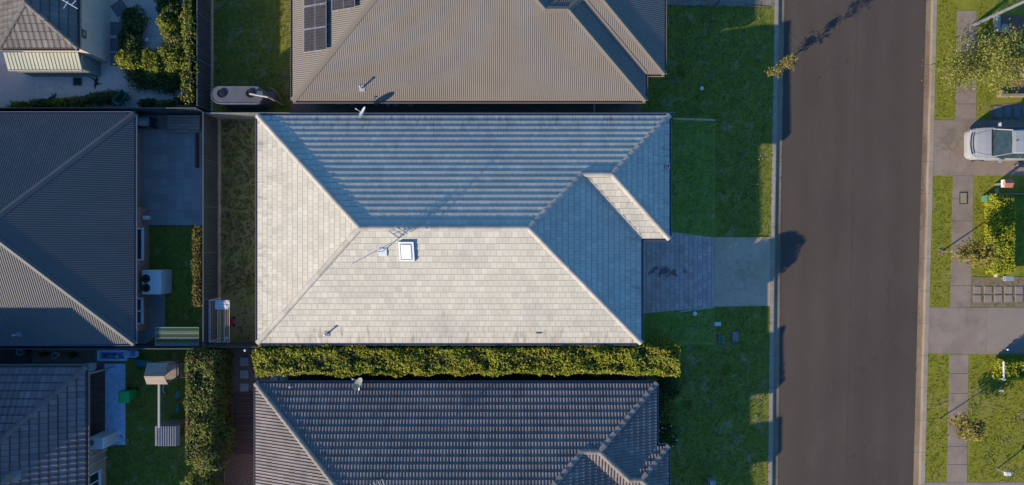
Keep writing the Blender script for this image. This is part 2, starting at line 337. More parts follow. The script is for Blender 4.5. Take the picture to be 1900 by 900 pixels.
def shrub(name, lobes, n, size, m, label, cat='shrub', group=None, base=None, stem=True, m2=None, core=.6, wild=.8):
    """lobes: (x,y,z,rx,ry,rz) in metres, absolute"""
    bx, by = base if base else (lobes[0][0], lobes[0][1]); z0 = gz(bx)
    root = thing(name, (bx, by, z0), label, cat, group)
    vol = [l[3] * l[4] for l in lobes]; P = []; Q = []
    for l, v in zip(lobes, vol):
        k = int(n * v / sum(vol)); d = rng.normal(0, 1, (k, 3)); d /= np.linalg.norm(d, axis=1)[:, None]; d[:, 2] = np.abs(d[:, 2]) * 1.1 - .15
        r = rng.uniform(.45, 1.05, k) ** .55
        rr = np.array([1 + .18 * lump(a * 3 + l[0], b * 3 + l[1], c) for a, b, c in d])
        p = d * (r * rr)[:, None] * np.array(l[3:6]) + np.array(l[:3]); P.append(p); Q.append(d)
    P = np.concatenate(P); Q = np.concatenate(Q); leafset('foliage', P, Q + [0, 0, .3], size, m, root, wild=wild)
    mb = MB()
    if stem:
        for l in lobes:
            mb.tube([(bx, by, z0), ((bx + l[0]) / 2, (by + l[1]) / 2, (z0 + l[2]) / 2 + .05), (l[0], l[1], l[2] + l[5] * .3)], [.035, .025, .012], 6)
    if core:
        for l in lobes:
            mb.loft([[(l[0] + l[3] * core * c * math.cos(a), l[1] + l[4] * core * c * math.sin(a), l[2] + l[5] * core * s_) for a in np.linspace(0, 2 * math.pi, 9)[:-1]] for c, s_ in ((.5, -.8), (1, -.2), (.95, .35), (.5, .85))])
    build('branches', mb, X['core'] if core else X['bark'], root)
    return root
def tree(name, base, top, h, rad, n, size, m, label, group, lean=(0, 0), nb=9, trunk_r=.05, barkm=None, low=.35, clus=.3):
    bx, by = base; z0 = gz(bx); root = thing(name, (bx, by, z0), label, 'tree', group)
    mb = MB(); tp = Vector((bx + lean[0], by + lean[1], z0 + h)); b0 = Vector((bx, by, z0)); mid = b0.lerp(tp, .5) + Vector((.04, -.03, 0))
    mb.tube([b0 - Vector((0, 0, .05)), b0.lerp(mid, .5), mid, mid.lerp(tp, .6), tp], [trunk_r * 1.3, trunk_r, trunk_r * .8, trunk_r * .5, trunk_r * .2], 8)
    P = []; Q = []
    tips = [tp]
    for k in range(nb):
        t = low + (1 - low) * (k + random.random() * .6) / nb; a = k * 2.4 + random.random(); s = b0.lerp(mid, t * 2) if t < .5 else mid.lerp(tp, t * 2 - 1)
        rr = rad * random.uniform(.55, 1) * (1.15 - .6 * t); e = s + Vector((math.cos(a) * rr, math.sin(a) * rr, rr * random.uniform(.3, .9)))
        mb.tube([s, s.lerp(e, .5) + Vector((0, 0, -.03)), e], [trunk_r * .45, trunk_r * .3, trunk_r * .12], 5); tips += [e, s.lerp(e, .6)]
    build('trunk', mb, barkm or X['bark'], root, smooth=True)
    for t in tips:
        k = n // len(tips); d = rng.normal(0, clus, (k, 3)); P.append(d * [1, 1, .8] + np.array(t)); Q.append(d + [0, 0, .3])
    leafset('crown', np.concatenate(P), np.concatenate(Q), size, m, root, wild=1.0)
    return root
tuft_store = {}
def tufts(pix, dens, key, hgt=(.03, .07), world_m=False, holes=()):
    poly = ccw([p if world_m else G(*p)[:2] for p in pix]); A = abs(parea(poly))
    xs = [p[0] for p in poly]; ys = [p[1] for p in poly]; n = int(dens * A); k = 0; lst = tuft_store.setdefault(key, [])
    def inside(x, y, pl):
        c = False
        for i in range(len(pl)):
            (x1, y1), (x2, y2) = pl[i], pl[i - 1]
            if (y1 > y) != (y2 > y) and x < (x2 - x1) * (y - y1) / (y2 - y1) + x1: c = not c
        return c
    while k < n:
        x = random.uniform(min(xs), max(xs)); y = random.uniform(min(ys), max(ys))
        if not inside(x, y, poly): continue
        k += 1
        x += random.gauss(0, .03); y += random.gauss(0, .03); lst.append((x, y, gz(x), random.uniform(*hgt)))
def finish_tufts():
    names = {'grass': ('grass', 'blade', 'short dull green lawn grass on the lots west of the road'), 'grass_in': ('front_lawn_grass', 'blade_in', 'fresh green grass around the cream-roofed house'),
             'verge': ('verge_grass', 'blade_v', 'sunlit yellow-green grass along the footpath east of the road'), 'weed': ('weeds', 'weedm', 'patchy weeds in the narrow side yard beside the cream roof')}
    X['weedm'] = leafm('weed_leaves', (.17, .2, .03), (.27, .24, .06), (.3, .18, .07), isl=.5)
    for key, lst in tuft_store.items():
        A = np.array(lst); n = len(A); nm, mm, lb = names[key]; V = []; nb = 4
        P = np.repeat(A, nb, 0); k = len(P); ang = rng.uniform(0, 6.283, k); off = rng.normal(0, .018, (k, 2)); h = P[:, 3] * rng.uniform(.7, 1.2, k)
        wd = .014 if key != 'weed' else .03
        bx = P[:, 0] + off[:, 0]; by = P[:, 1] + off[:, 1]; ln = rng.normal(0, .03, (k, 2)) * (1 if key != 'weed' else 2)
        v = np.stack([np.stack([bx - np.cos(ang) * wd, by - np.sin(ang) * wd, P[:, 2]], 1), np.stack([bx + np.cos(ang) * wd, by + np.sin(ang) * wd, P[:, 2]], 1),
                      np.stack([bx + ln[:, 0], by + ln[:, 1], P[:, 2] + h], 1)], 1).reshape(-1, 3)
        o = mesh_obj(nm, v, np.arange(k * 3).reshape(-1, 3).tolist(), X[mm], origin=(0, 0, 0)); tag(o, lb, 'grass' if key != 'weed' else 'weeds', kind='stuff')
# ------------------------------------------------------------------ roofs and houses
DIRS = {'N': (lambda X_, Y_, e: (X_, e - Y_), lambda u, d, e: (u, e - d)), 'S': (lambda X_, Y_, e: (-X_, Y_ - e), lambda u, d, e: (-u, e + d)),
        'E': (lambda X_, Y_, e: (-Y_, e - X_), lambda u, d, e: (e - d, -u)), 'W': (lambda X_, Y_, e: (Y_, X_ - e), lambda u, d, e: (e + d, u))}
def roof_face(mb, dr, ecoord, pixpoly, ze, tp, style, mi=0):
    """pixpoly in ground pixels; ecoord the eave line's pixel coordinate; dr the way the plane faces (N = up in the photo)"""
    e = (450 - ecoord) / S if dr in 'NS' else (ecoord - 950) / S
    fw, inv = DIRS[dr]; poly = ccw([fw(*M(*p), e) for p in pixpoly])
    us = [p[0] for p in poly]; ds = [p[1] for p in poly]; u0, u1, d1 = min(us), max(us), max(ds)
    def pt(u, d, lift=0):
        x, y = inv(u, d, e); return (x, y, ze + d * tp + lift)
    mb.face([pt(u, d, -.03) for u, d in poly], mi, .5, [(u, d) for u, d in poly])
    if style[0] == 'flat' or style[0] == 'roll':
        cu, cv, st = style[1:4]; nr = int(d1 / cv) + 1
        prof = [0] if style[0] == 'flat' else style[4]
        for r in range(nr):
            a, b = r * cv, (r + 1) * cv; row = clip(clip(poly, 0, -1, -a), 0, 1, b)
            if len(row) < 3: continue
            ru0 = min(p[0] for p in row); ru1 = max(p[0] for p in row)
            sh = (cu * .5 if (r % 2) and style[0] == 'flat' else 0)
            # same stagger as the shader's joint lines: u/cu + row*.5
            k0 = math.floor((ru0 + sh) / cu); k1 = math.ceil((ru1 + sh) / cu)
            for k in range(k0, k1):
                rn = random.random(); rl = random.gauss(0, .0022) if style[0] == 'flat' else random.gauss(0, .0015)
                rc = random.gauss(0, .002); seg = len(prof) if style[0] == 'roll' else 1
                for s_ in range(seg):
                    ua = k * cu - sh + cu * s_ / seg; ub = k * cu - sh + cu * (s_ + 1) / seg
                    c = clip(clip(row, -1, 0, -ua), 1, 0, ub)
                    if len(c) < 3 or abs(parea(c)) < 1e-5: continue
                    ha = prof[s_] if seg > 1 else 0; hb = prof[(s_ + 1) % seg] if seg > 1 else 0
                    def hh(u, d):
                        t = (u - ua) / (ub - ua); return st * (1 - (d - a) / cv) * (1 + 8 * rl) + ha + (hb - ha) * t + rc * (t - .5)
                    mb.face([pt(u, d, hh(u, d)) for u, d in c], mi, rn, [(u, d) for u, d in c])
                    low = [p for p in c if abs(p[1] - a) < 1e-6]
                    if len(low) == 2:
                        p, q = low; mb.face([pt(p[0], p[1], hh(*p)), pt(p[0], p[1], -.03), pt(q[0], q[1], -.03), pt(q[0], q[1], hh(*q))], mi, .2, [(p[0], a + .002), (p[0], a + .002), (q[0], a + .002), (q[0], a + .002)])
    else:
        pitch_, amp = style[1:3]; seg = style[3]; k0 = math.floor(u0 / pitch_); k1 = math.ceil(u1 / pitch_)
        for k in range(k0, k1):
            n = len(seg)
            for s_ in range(n):
                ua = (k + seg[s_][0]) * pitch_; ub = (k + (seg[s_ + 1][0] if s_ + 1 < n else 1)) * pitch_
                c = clip(clip(poly, -1, 0, -ua), 1, 0, ub)
                if len(c) < 3 or abs(parea(c)) < 1e-6: continue
                ha = seg[s_][1] * amp; hb = (seg[s_ + 1][1] if s_ + 1 < n else seg[0][1]) * amp
                mb.face([pt(u, d, .005 + ha + (hb - ha) * (u - ua) / (ub - ua)) for u, d in c], mi, .5, [(u, d) for u, d in c])
def cap_line(p0, p1, w, seg, rise, lift=.02):
    """half-round capping laid in overlapping lengths from the low end up"""
    mb = MB(); a = Vector(p0); b = Vector(p1)
    if a.z > b.z: a, b = b, a
    t = (b - a); L = t.length; t.normalize(); s_ = Vector((0, 0, 1)).cross(t).normalized(); up = t.cross(s_).normalized()
    if up.z < 0: up = -up
    n = max(1, round(L / seg)) if seg else 1; dl = L / n
    if seg: prof = [(-1, -.55), (-.8, .1), (-.4, .55), (0, .72), (.4, .55), (.8, .1), (1, -.55)]
    else: prof = [(-1, -.42), (-.12, .3), (0, .42), (.12, .3), (1, -.42)]
    for i in range(n):
        q0 = a + t * (dl * i - (.03 if i else 0)); q1 = a + t * dl * (i + 1); l0 = lift + (rise if seg else 0); l1 = lift; j = random.gauss(0, .004) if seg else 0
        r0 = [tuple(q0 + s_ * (x * w + j) + up * (y * w * .5 + l0)) for x, y in prof]; r1 = [tuple(q1 + s_ * (x * w * .93) + up * (y * w * .5 + l1)) for x, y in prof]
        mb.loft([r0, r1], closed=False, caps=False, rnd=random.random())
        mb.face(list(reversed(r0)))
    return mb
def house(name, label, faces, lines, eaves, ze, pitch, style, mroof, mcap, mgut, cap, walls, mwall, valleys=(), zb=0.0, centre=None, mfas=None):
    cx, cy = M(*centre); root = thing(name, (cx, cy, zb), label, 'house'); tp = math.tan(R(pitch))
    mb = MB()
    for dr, ec, poly in faces: roof_face(mb, dr, ec, poly, ze, tp, style)
    roof = build('roof', mb, mroof, root)
    for (x0, y0, d0), (x1, y1, d1) in lines:
        build('ridge_cap', cap_line((*M(x0, y0), ze + d0 / S * tp), (*M(x1, y1), ze + d1 / S * tp), cap[0], cap[1], cap[2], cap[3]), mcap, roof)
    for (x0, y0, d0), (x1, y1, d1) in valleys:
        a = Vector((*M(x0, y0), ze + d0 / S * tp + .02)); b = Vector((*M(x1, y1), ze + d1 / S * tp + .02)); t = (b - a).normalized(); s_ = Vector((0, 0, 1)).cross(t).normalized(); v = MB()
        up = Vector((0, 0, .034)); v.loft([[tuple(p - s_ * .11 + up * 1.5), tuple(p - s_ * .03 + up * .6), tuple(p + s_ * .03 + up * .6), tuple(p + s_ * .11 + up * 1.5)] for p in (a, b)], closed=False, caps=False); build('valley_flashing', v, mcap, roof)
    g = MB()        # gutter: box section just outside the eave, open trough on top
    E = [M(*p) for p in eaves]; n = len(E)
    for i in range(n):
        p, q = Vector((*E[i], 0)), Vector((*E[(i + 1) % n], 0)); t = (q - p).normalized(); o = Vector((t.y, -t.x, 0))   # outward for ccw
        p2, q2 = p - t * .0, q + t * .0
        for dx0, dx1, z0, z1 in ((.0, .1, -.11, -.095), (.1, .118, -.11, .0), (-.018, 0.0, -.13, -.03)):
            A = [p2 + o * dx0, q2 + o * dx0, q2 + o * dx1, p2 + o * dx1]
            g.loft([[(v.x, v.y, ze + z0) for v in A], [(v.x, v.y, ze + z1) for v in A]])
        if True:
            for c in (q,):
                g.box(c.x - .02, c.y - .02, ze - .108, c.x + .02, c.y + .02, ze - .012)
    build('gutter', g, mgut, root)
    s = MB(); s.face([(x, y, ze - .125) for x, y in E]); build('soffit', s, mfas or X['soffit'], root)
    w = MB(); wp = [M(*p) for p in walls]; per = 0
    for i in range(len(wp)):
        p, q = wp[i], wp[(i + 1) % len(wp)]; l = math.dist(p, q)
        w.face([(*p, zb - .3), (*q, zb - .3), (*q, ze - .12), (*p, ze - .12)], 0, .5, [(per, 0), (per + l, 0), (per + l, ze), (per, ze)]); per += l
    wall = build('wall', w, mwall, root)
    return root, roof
def px_wall_window(root, x_px, y0, y1, z0, z1, face='E', split=0, mframe=None):
    """window in a wall facing east at ground pixel x_px, y0..y1 ground pixels"""
    X0 = (x_px - 950) / S; Ya, Yb = (450 - y1) / S, (450 - y0) / S; f = MB(); t = .06
    for a in ((Ya, z0, Yb, z0 + t), (Ya, z1 - t, Yb, z1), (Ya, z0, Ya + t, z1), (Yb - t, z0, Yb, z1)) + (((.5 * (Ya + Yb) - .03, z0, .5 * (Ya + Yb) + .03, z1),) if split else ()):
        f.box(X0 - .02, a[0], a[1], X0 + .05, a[2], a[3])
    f.box(X0 + .0, Ya - .04, z0 - .06, X0 + .11, Yb + .04, z0 - .005)
    fr = build('window', f, mframe or X['white'], root); p = MB(); p.box(X0 + .005, Ya + t, z0 + t, X0 + .02, Yb - t, z1 - t); build('pane', p, X['glass'], fr); return fr
# ================================================================== GROUND
mb = MB()
B = [(-250, -.03), (7.3, -.03), (14.35, -.83), (14.45, -1.06), (24.6, -1.06), (300, -1.06)]
for (xa, za), (xb, zb) in zip(B[:-1], B[1:]): mb.face([(xa, -250, za), (xb, -250, zb), (xb, 250, zb), (xa, 250, za)])
tag(build('ground', mb, X['dirt'], origin=(0, 0, 0)), kind='structure')
# lawns of the western lots
KB = [(1438.5, -60), (1430, 450), (1424.5, 960)]          # back edge of west kerb
def kb(y): return np.interp(y, [-600, -60, 450, 960, 1500], [1447, 1438.5, 1430, 1424.5, 1418])
def ke(y): return np.interp(y, [-600, -60, 450, 960, 1500], [1465, 1456.5, 1448, 1443, 1437])
def re_(y): return np.interp(y, [-600, 0, 450, 900, 1500], [1737, 1719, 1706, 1694.5, 1680])
def rb(y): return np.interp(y, [-600, 0, 450, 900, 1500], [1757, 1739, 1728, 1716, 1702])
sheet('lawn', [(1190, -600), (kb(-600), -600), (kb(-60), -60), (kb(450), 450), (kb(960), 960), (kb(1500), 1500), (1190, 1500)], .0, X['grass'])
sheet('back_lawn', [(395, -600), (1190, -600), (1190, 208), (395, 208)], .0, X['grass'])
sheet('play_lawn', [(196, 648), (412, 648), (412, 1300), (196, 1300)], .0, X['grass'])
sheet('small_lawn', [(277, 420), (400, 420), (400, 640), (277, 640)], .0, X['grass'])
sheet('front_lawn', [(1180, 218), (1327, 222), (1325, 640), (1180, 638)], .006, X['grass_in'])
sheet('side_yard', [(405, 216), (520, 216), (520, 640), (405, 640)], .0, X['weeds'])
sheet('gravel_yard', [(-500, -500), (370, -500), (370, 206), (-500, 206)], .0, X['gravel'])
sheet('gravel_strip', [(-400, 118), (62, 118), (70, 200), (-400, 200)], .004, X['gravel_br'])
sheet('patio', [(252, 240), (378, 240), (378, 418), (277, 418), (277, 425), (252, 425)], .02, X['slate'], .04)
sheet('patio_strip', [(200, 214), (378, 214), (378, 240.2), (200, 240.2)], .015, X['conc'])
sheet('mulch_strip', [(540, 190), (1190, 190), (1190, 213), (540, 213)], .006, X['mulch'])
sheet('mulch_path', [(400, 646), (560, 646), (560, 1100), (400, 1100)], .0, X['mulch'])
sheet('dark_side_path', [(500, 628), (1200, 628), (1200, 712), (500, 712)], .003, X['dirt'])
sheet('path_south', [(60, 645), (196, 645), (196, 700), (60, 700)], .003, X['mulch'])
def spots(m, pix, rx, ry, col):
    nt = m.node_tree; N = nt.nodes; L = nt.links; bs = N['Principled BSDF']; src = bs.inputs['Base Color'].links[0].from_socket; c = G(*pix)
    g = N.new('ShaderNodeNewGeometry'); mp = N.new('ShaderNodeMapping'); mp.vector_type = 'POINT'; mp.inputs['Location'].default_value = (-c[0] / rx, -c[1] / ry, 0); mp.inputs['Scale'].default_value = (1 / rx, 1 / ry, 0); L.new(g.outputs['Position'], mp.inputs[0])
    ln = N.new('ShaderNodeVectorMath'); ln.operation = 'LENGTH'; L.new(mp.outputs[0], ln.inputs[0]); n = N.new('ShaderNodeTexNoise'); n.inputs['Scale'].default_value = 3.2; n.inputs['Detail'].default_value = 4; L.new(g.outputs['Position'], n.inputs[0])
    h = N.new('ShaderNodeMath'); h.operation = 'MULTIPLY_ADD'; L.new(ln.outputs['Value'], h.inputs[0]); h.inputs[1].default_value = -.22; L.new(n.outputs['Fac'], h.inputs[2])
    r = N.new('ShaderNodeMapRange'); L.new(h.outputs[0], r.inputs[0]); r.inputs['From Min'].default_value = .40; r.inputs['From Max'].default_value = .46; r.inputs['To Max'].default_value = .7
    x = N.new('ShaderNodeMix'); x.data_type = 'RGBA'; L.new(r.outputs[0], x.inputs[0]); L.new(src, x.inputs[6]); x.inputs[7].default_value = (*col, 1); L.new(x.outputs[2], bs.inputs['Base Color'])
spots(X['paver'], (1232, 502), 1.6, .38, (.06, .045, .04)); spots(X['conc_w'], (1375, 505), 1.3, 1.2, (.42, .285, .185)); spots(X['conc2'], (1765, 262), 1.2, .9, (.19, .145, .11))
# road
def road_marks(m):
    nt = m.node_tree; N = nt.nodes; L = nt.links; bs = N['Principled BSDF']; src = bs.inputs['Base Color'].links[0].from_socket
    g = N.new('ShaderNodeNewGeometry'); sp = N.new('ShaderNodeSeparateXYZ'); L.new(g.outputs['Position'], sp.inputs[0])
    def mth(op, a, b=None, c=None):
        x = N.new('ShaderNodeMath'); x.operation = op
        for i, q in enumerate((a, b, c)):
            if q is None: continue
            if hasattr(q, 'links'): L.new(q, x.inputs[i])
            else: x.inputs[i].default_value = q
        return x.outputs[0]
    nz = N.new('ShaderNodeTexNoise'); nz.inputs['Scale'].default_value = .6; nz.inputs['Detail'].default_value = 6; L.new(g.outputs['Position'], nz.inputs[0])
    wob = mth('MULTIPLY', mth('SUBTRACT', nz.outputs['Fac'], .5), .12)
    xc = mth('ADD', mth('SUBTRACT', sp.outputs[0], mth('MULTIPLY', sp.outputs[1], .0235)), wob)      # distance across the road
    seam = mth('LESS_THAN', mth('ABSOLUTE', mth('SUBTRACT', xc, 19.55)), .022)
    tracks = mth('MULTIPLY', mth('COSINE', mth('MULTIPLY', mth('SUBTRACT', xc, 19.5), 3.6)), .04)
    v = N.new('ShaderNodeTexVoronoi'); v.feature = 'DISTANCE_TO_EDGE'; v.inputs['Scale'].default_value = .22; mpp = N.new('ShaderNodeVectorMath'); mpp.operation = 'ADD'; L.new(g.outputs['Position'], mpp.inputs[0])
    n2 = N.new('ShaderNodeTexNoise'); n2.inputs['Scale'].default_value = 1.2; n2.inputs['Detail'].default_value = 5; L.new(g.outputs['Position'], n2.inputs[0]); L.new(n2.outputs['Color'], mpp.inputs[1]); L.new(mpp.outputs[0], v.inputs['Vector'])
    n3 = N.new('ShaderNodeTexNoise'); n3.inputs['Scale'].default_value = .13; L.new(g.outputs['Position'], n3.inputs[0])
    crack = mth('MULTIPLY', mth('LESS_THAN', v.outputs['Distance'], .0035), mth('GREATER_THAN', n3.outputs['Fac'], .56))
    spk = N.new('ShaderNodeTexVoronoi'); spk.inputs['Scale'].default_value = 1.1; L.new(g.outputs['Position'], spk.inputs['Vector'])
    dot = mth('MULTIPLY', mth('LESS_THAN', spk.outputs['Distance'], .035), mth('GREATER_THAN', nz.outputs['Fac'], .5))
    big = N.new('ShaderNodeTexNoise'); big.inputs['Scale'].default_value = .16; big.inputs['Detail'].default_value = 3; L.new(g.outputs['Position'], big.inputs[0])
    f = mth('ADD', mth('ADD', 1.0, tracks), mth('MULTIPLY', mth('SUBTRACT', big.outputs['Fac'], .5), .45))
    f = mth('SUBTRACT', f, mth('MULTIPLY', mth('MAXIMUM', seam, crack), .22)); f = mth('ADD', f, mth('MULTIPLY', dot, .5))
    x = N.new('ShaderNodeVectorMath'); x.operation = 'SCALE'; L.new(src, x.inputs[0]); L.new(f, x.inputs['Scale']); L.new(x.outputs[0], bs.inputs['Base Color'])
road_marks(X['asphalt'])
rd = MB()
yl = [(-600), -60, 450, 960, 1500]
def gw(px, py, z):                                           # fixed-height point
    x, y, _ = W(px, py, z); return (x, y, z)
prof = [(0, -.935), (.25, -.91), (.5, -.895), (.75, -.91), (1, -.935)]
for ya, yb in zip(yl[:-1], yl[1:]):
    for (fa, za), (fb, zb) in zip(prof[:-1], prof[1:]):
        def q(f, y, z): return gw(ke(y) - 1 + (re_(y) + 1 - ke(y) + 1) * f, y, z)
        rd.face([q(fa, yb, za), q(fb, yb, zb), q(fb, ya, zb), q(fa, ya, za)])
tag(build('road', rd, X['asphalt'], origin=(0, 0, 0)), kind='structure')
def kerb(name, fb, fe, sgn):
    k = MB(); seg = 0; ys = list(np.arange(-600, 1500, 60.0))
    for ya, yb in zip(ys[:-1], ys[1:]):
        for part, (f0, f1, z0, z1) in enumerate(((-.02, 0, -1.05, -.79), (0, .34, -.79, -.79), (.34, .42, -.79, -.80), (.42, .55, -.80, -.905), (.55, 1, -.905, -.925), (1, 1.01, -.925, -1.05))):
            P = [gw(fb(y) + (fe(y) - fb(y)) * f, y, z) for f, y, z in ((f0, yb - .35, z0), (f1, yb - .35, z1), (f1, ya, z1), (f0, ya, z0))]
            k.face(P if sgn > 0 else P[::-1], 1 if part >= 3 else 0, random.random())
            P = [gw(fb(y) + (fe(y) - fb(y)) * f, y, z - .012) for f, y, z in ((f0, yb, z0), (f1, yb, z1), (f1, yb - .4, z1), (f0, yb - .4, z0))]
            k.face(P if sgn > 0 else P[::-1], 2)
    o = build(name, k, [X['kerb'], X['pan'], X['dark']], origin=(0, 0, 0)); o['kind'] = 'structure'
kerb('kerb', kb, ke, 1); kerb('kerb', rb, re_, -1)
# east side: verge block and concrete
vg = [(rb(-600), -600), (2600, -600), (2600, 1500), (rb(1500), 1500), (rb(900), 900), (rb(450), 450), (rb(0), 0)]
sheet('verge', vg, .0, X['verge'], .25)
sheet('driveway_crossing', [(1325, 440), (kb(440) - .5, 440), (kb(568) - .5, 568), (1325, 569)], .012, X['conc_w'], .03)
sheet('paved_driveway', [(1180, 430), (1243, 430), (1327, 441), (1325, 570), (1186, 582), (1180, 582)], .012, X['paver'], .03)
sheet('path_edging', [(1262, 577.5), (1325, 567.5), (1325, 571), (1262, 579.5)], .03, X['plinth'])
sheet('neighbour_driveway', [(1215, -300), (kb(-300), -300), (kb(13) - .5, 13), (1215, 9)], .012, X['conc'], .03)
sheet('driveway', [(rb(223) + .5, 223), (2300, 223), (2300, 325), (rb(326) + .5, 326)], .012, X['conc2'], .03)
sheet('driveway', [(rb(570) + .5, 570), (1832, 571), (1830, 657), (rb(655) + .5, 655)], .012, X['conc2'], .03)
sheet('driveway', [(1832.3, 571), (2300, 571), (2300, 657), (1830.3, 657)], .010, X['conc'], .03)
sheet('driveway', [(rb(895) + .5, 895), (2300, 895), (2300, 1100), (rb(1100) + .5, 1100)], .012, X['conc'], .03)
for pts in ([(1776, 20), (1812, 20), (1811, 222.6), (1772.5, 222.6)], [(1768.5, 326.4), (1807, 326.4), (1801, 570), (1763, 570)], [(1762, 657.5), (1797, 657.5), (1794, 894.6), (1757.5, 894.6)]):
    f = sheet('footpath', pts, .010, X['conc2'], .03)
# expansion joints in the footpaths
jm = MB()
for y, xa, xb in ((193, 1773.5, 1811), (157, 1774, 1811), (410, 1766, 1804), (530, 1764, 1802), (369, 1767, 1782), (693, 1761, 1796), (730, 1760, 1795.5), (828, 1759, 1794.5), (862, 1758.5, 1794)):
    p = [G(xa, y)[:2], G(xb, y)[:2]]; jm.box(p[0][0], p[0][1] - .008, -.79, p[1][0], p[1][1] + .008, -.787)
o = build('path_joints', jm, X['dark']); o['kind'] = 'structure'
sheet('garden_bed', [(1853, 30), (2100, 30), (2100, 172), (1880, 172), (1853, 120)], .02, X['mulch_red'])
sheet('garden_bed', [(1802.6, 514), (2100, 514), (2100, 569), (1801.5, 569)], .02, X['mulch_tan'])
sheet('garden_bed', [(1836, 196), (2000, 180), (2000, 222), (1836, 222)], .02, X['mulch_tan'])
# ================================================================== MAIN HOUSE
ZE = 2.7
mf = [('N', 230.5, [(511, 230.5), (1221.5, 230.5), (1115, 337), (1066.5, 337), (976.5, 427), (707.5, 427)]),
      ('W', 511, [(511, 230.5), (707.5, 427), (511, 623.5)]),
      ('S', 623.5, [(511, 623.5), (707.5, 427), (976.5, 427), (1173, 623.5)]),
      ('E', 1173, [(976.5, 427), (1066.5, 337), (1173, 443.5), (1173, 623.5)]),
      ('S', 443.5, [(1066.5, 337), (1115, 337), (1221.5, 443.5), (1173, 443.5)]),
      ('E', 1221.5, [(1115, 337), (1221.5, 230.5), (1221.5, 443.5)])]
ml = [((511, 230.5, 0), (707.5, 427, 196.5)), ((511, 623.5, 0), (707.5, 427, 196.5)), ((707.5, 427, 196.5), (976.5, 427, 196.5)), ((1173, 623.5, 0), (976.5, 427, 196.5)),
      ((1066.5, 337, 106.5), (976.5, 427, 196.5)), ((1066.5, 337, 106.5), (1115, 337, 106.5)), ((1221.5, 230.5, 0), (1115, 337, 106.5)), ((1221.5, 443.5, 0), (1115, 337, 106.5))]
main, mroof = house('brick_house', 'house with the pale cream flat-tiled hip roof directly above the long clipped hedge', mf, ml,
    [(511, 623.5), (1173, 623.5), (1173, 443.5), (1221.5, 443.5), (1221.5, 230.5), (511, 230.5)], ZE, 25, ('flat', .30, .305, .039), X['cream'], X['creamcap'], X['gutter'],
    (.15, .42, .014, .02), [(526, 609), (1158, 609), (1158, 430), (1206, 430), (1206, 245), (526, 245)], X['brick3'], valleys=[((1070, 340.5, 103), (1173, 443.5, 0))], centre=(850, 430))
TP = math.tan(R(25))
def on_roof(px, py, dr, ec, ze=2.7, tp=TP):
    """world point where the photo pixel meets the roof plane"""
    z = ze
    for _ in range(30):
        X_, Y_, _z = W(px, py, z); e = (450 - ec) / S if dr in 'NS' else (ec - 950) / S
        z = ze + DIRS[dr][0](X_, Y_, e)[1] * tp
    return X_, Y_, z
# skylight
def tilt_box(mb, c, w, l, h0, h1, dr, tp=TP, inset=0, mi=0):
    """box lying on a roof plane, w along eave, l up the slope (plan), h measured from the plane"""
    fx = {'N': (1, 0, 0, -1), 'S': (1, 0, 0, 1), 'E': (0, 1, -1, 0), 'W': (0, 1, 1, 0)}[dr]; rings = []
    for h, ins in ((h0, 0), (h1, inset)):
        r = []
        for a, b in ((-1, -1), (1, -1), (1, 1), (-1, 1)):
            u = a * (w / 2 - ins); v = b * (l / 2 - ins); r.append((c[0] + u * fx[0] + v * fx[2], c[1] + u * fx[1] + v * fx[3], c[2] + v * tp + h))
        rings.append(r if dr in 'SE' else r)
    mb.loft(rings, mi=mi); return mb
c = on_roof(755, 467, 'S', 623.5)
m_ = MB()
for du, dv, w, l in ((-.33, 0, .08, .95), (.33, 0, .08, .95), (0, .435, .58, .08), (0, -.435, .58, .08)):
    tilt_box(m_, (c[0] + du, c[1] + dv, c[2] + dv * TP), w, l, -.02, .17, 'S')
sk = build('skylight', m_, X['white'], mroof)
m_ = MB(); tilt_box(m_, c, .6, .8, .05, .2, 'S', inset=.07); build('pane', m_, X['skylight'], sk)
m_ = MB(); tilt_box(m_, (c[0], c[1], c[2]), .86, 1.06, .0, .035, 'S'); build('flashing', m_, X['lightgrey'], sk)
def vent(root_roof, px, py, dr, ec, ze, tp, h, plate_m, pipe_m, r=.045):
    c = on_roof(px, py, dr, ec, ze, tp); m_ = MB(); tilt_box(m_, c, .32, .34, -.01, .045, dr, tp, inset=.03); fl = build('vent_flashing', m_, plate_m, root_roof)
    m_ = MB(); m_.lathe(c[0], c[1], [(r, c[2] - .05), (r, c[2] + h), (r * 1.5, c[2] + h), (r * 1.5, c[2] + h + .05), (r * .4, c[2] + h + .09)], 14); build('vent_pipe', m_, pipe_m, fl)
vent(mroof, 607.5, 619, 'S', 623.5, 2.7, TP, .45, X['gutter'], X['offwhite'])
vent(mroof, 1242 - 4, 309, 'E', 1221.5, 2.7, TP, .15, X['creamcap'], X['dark'])
c = on_roof(999, 618, 'S', 623.5); m_ = MB(); tilt_box(m_, (c[0], c[1], c[2]), .3, .05, .03, .09, 'S'); tag(build('roof_bracket', m_, X['grey'], mroof))
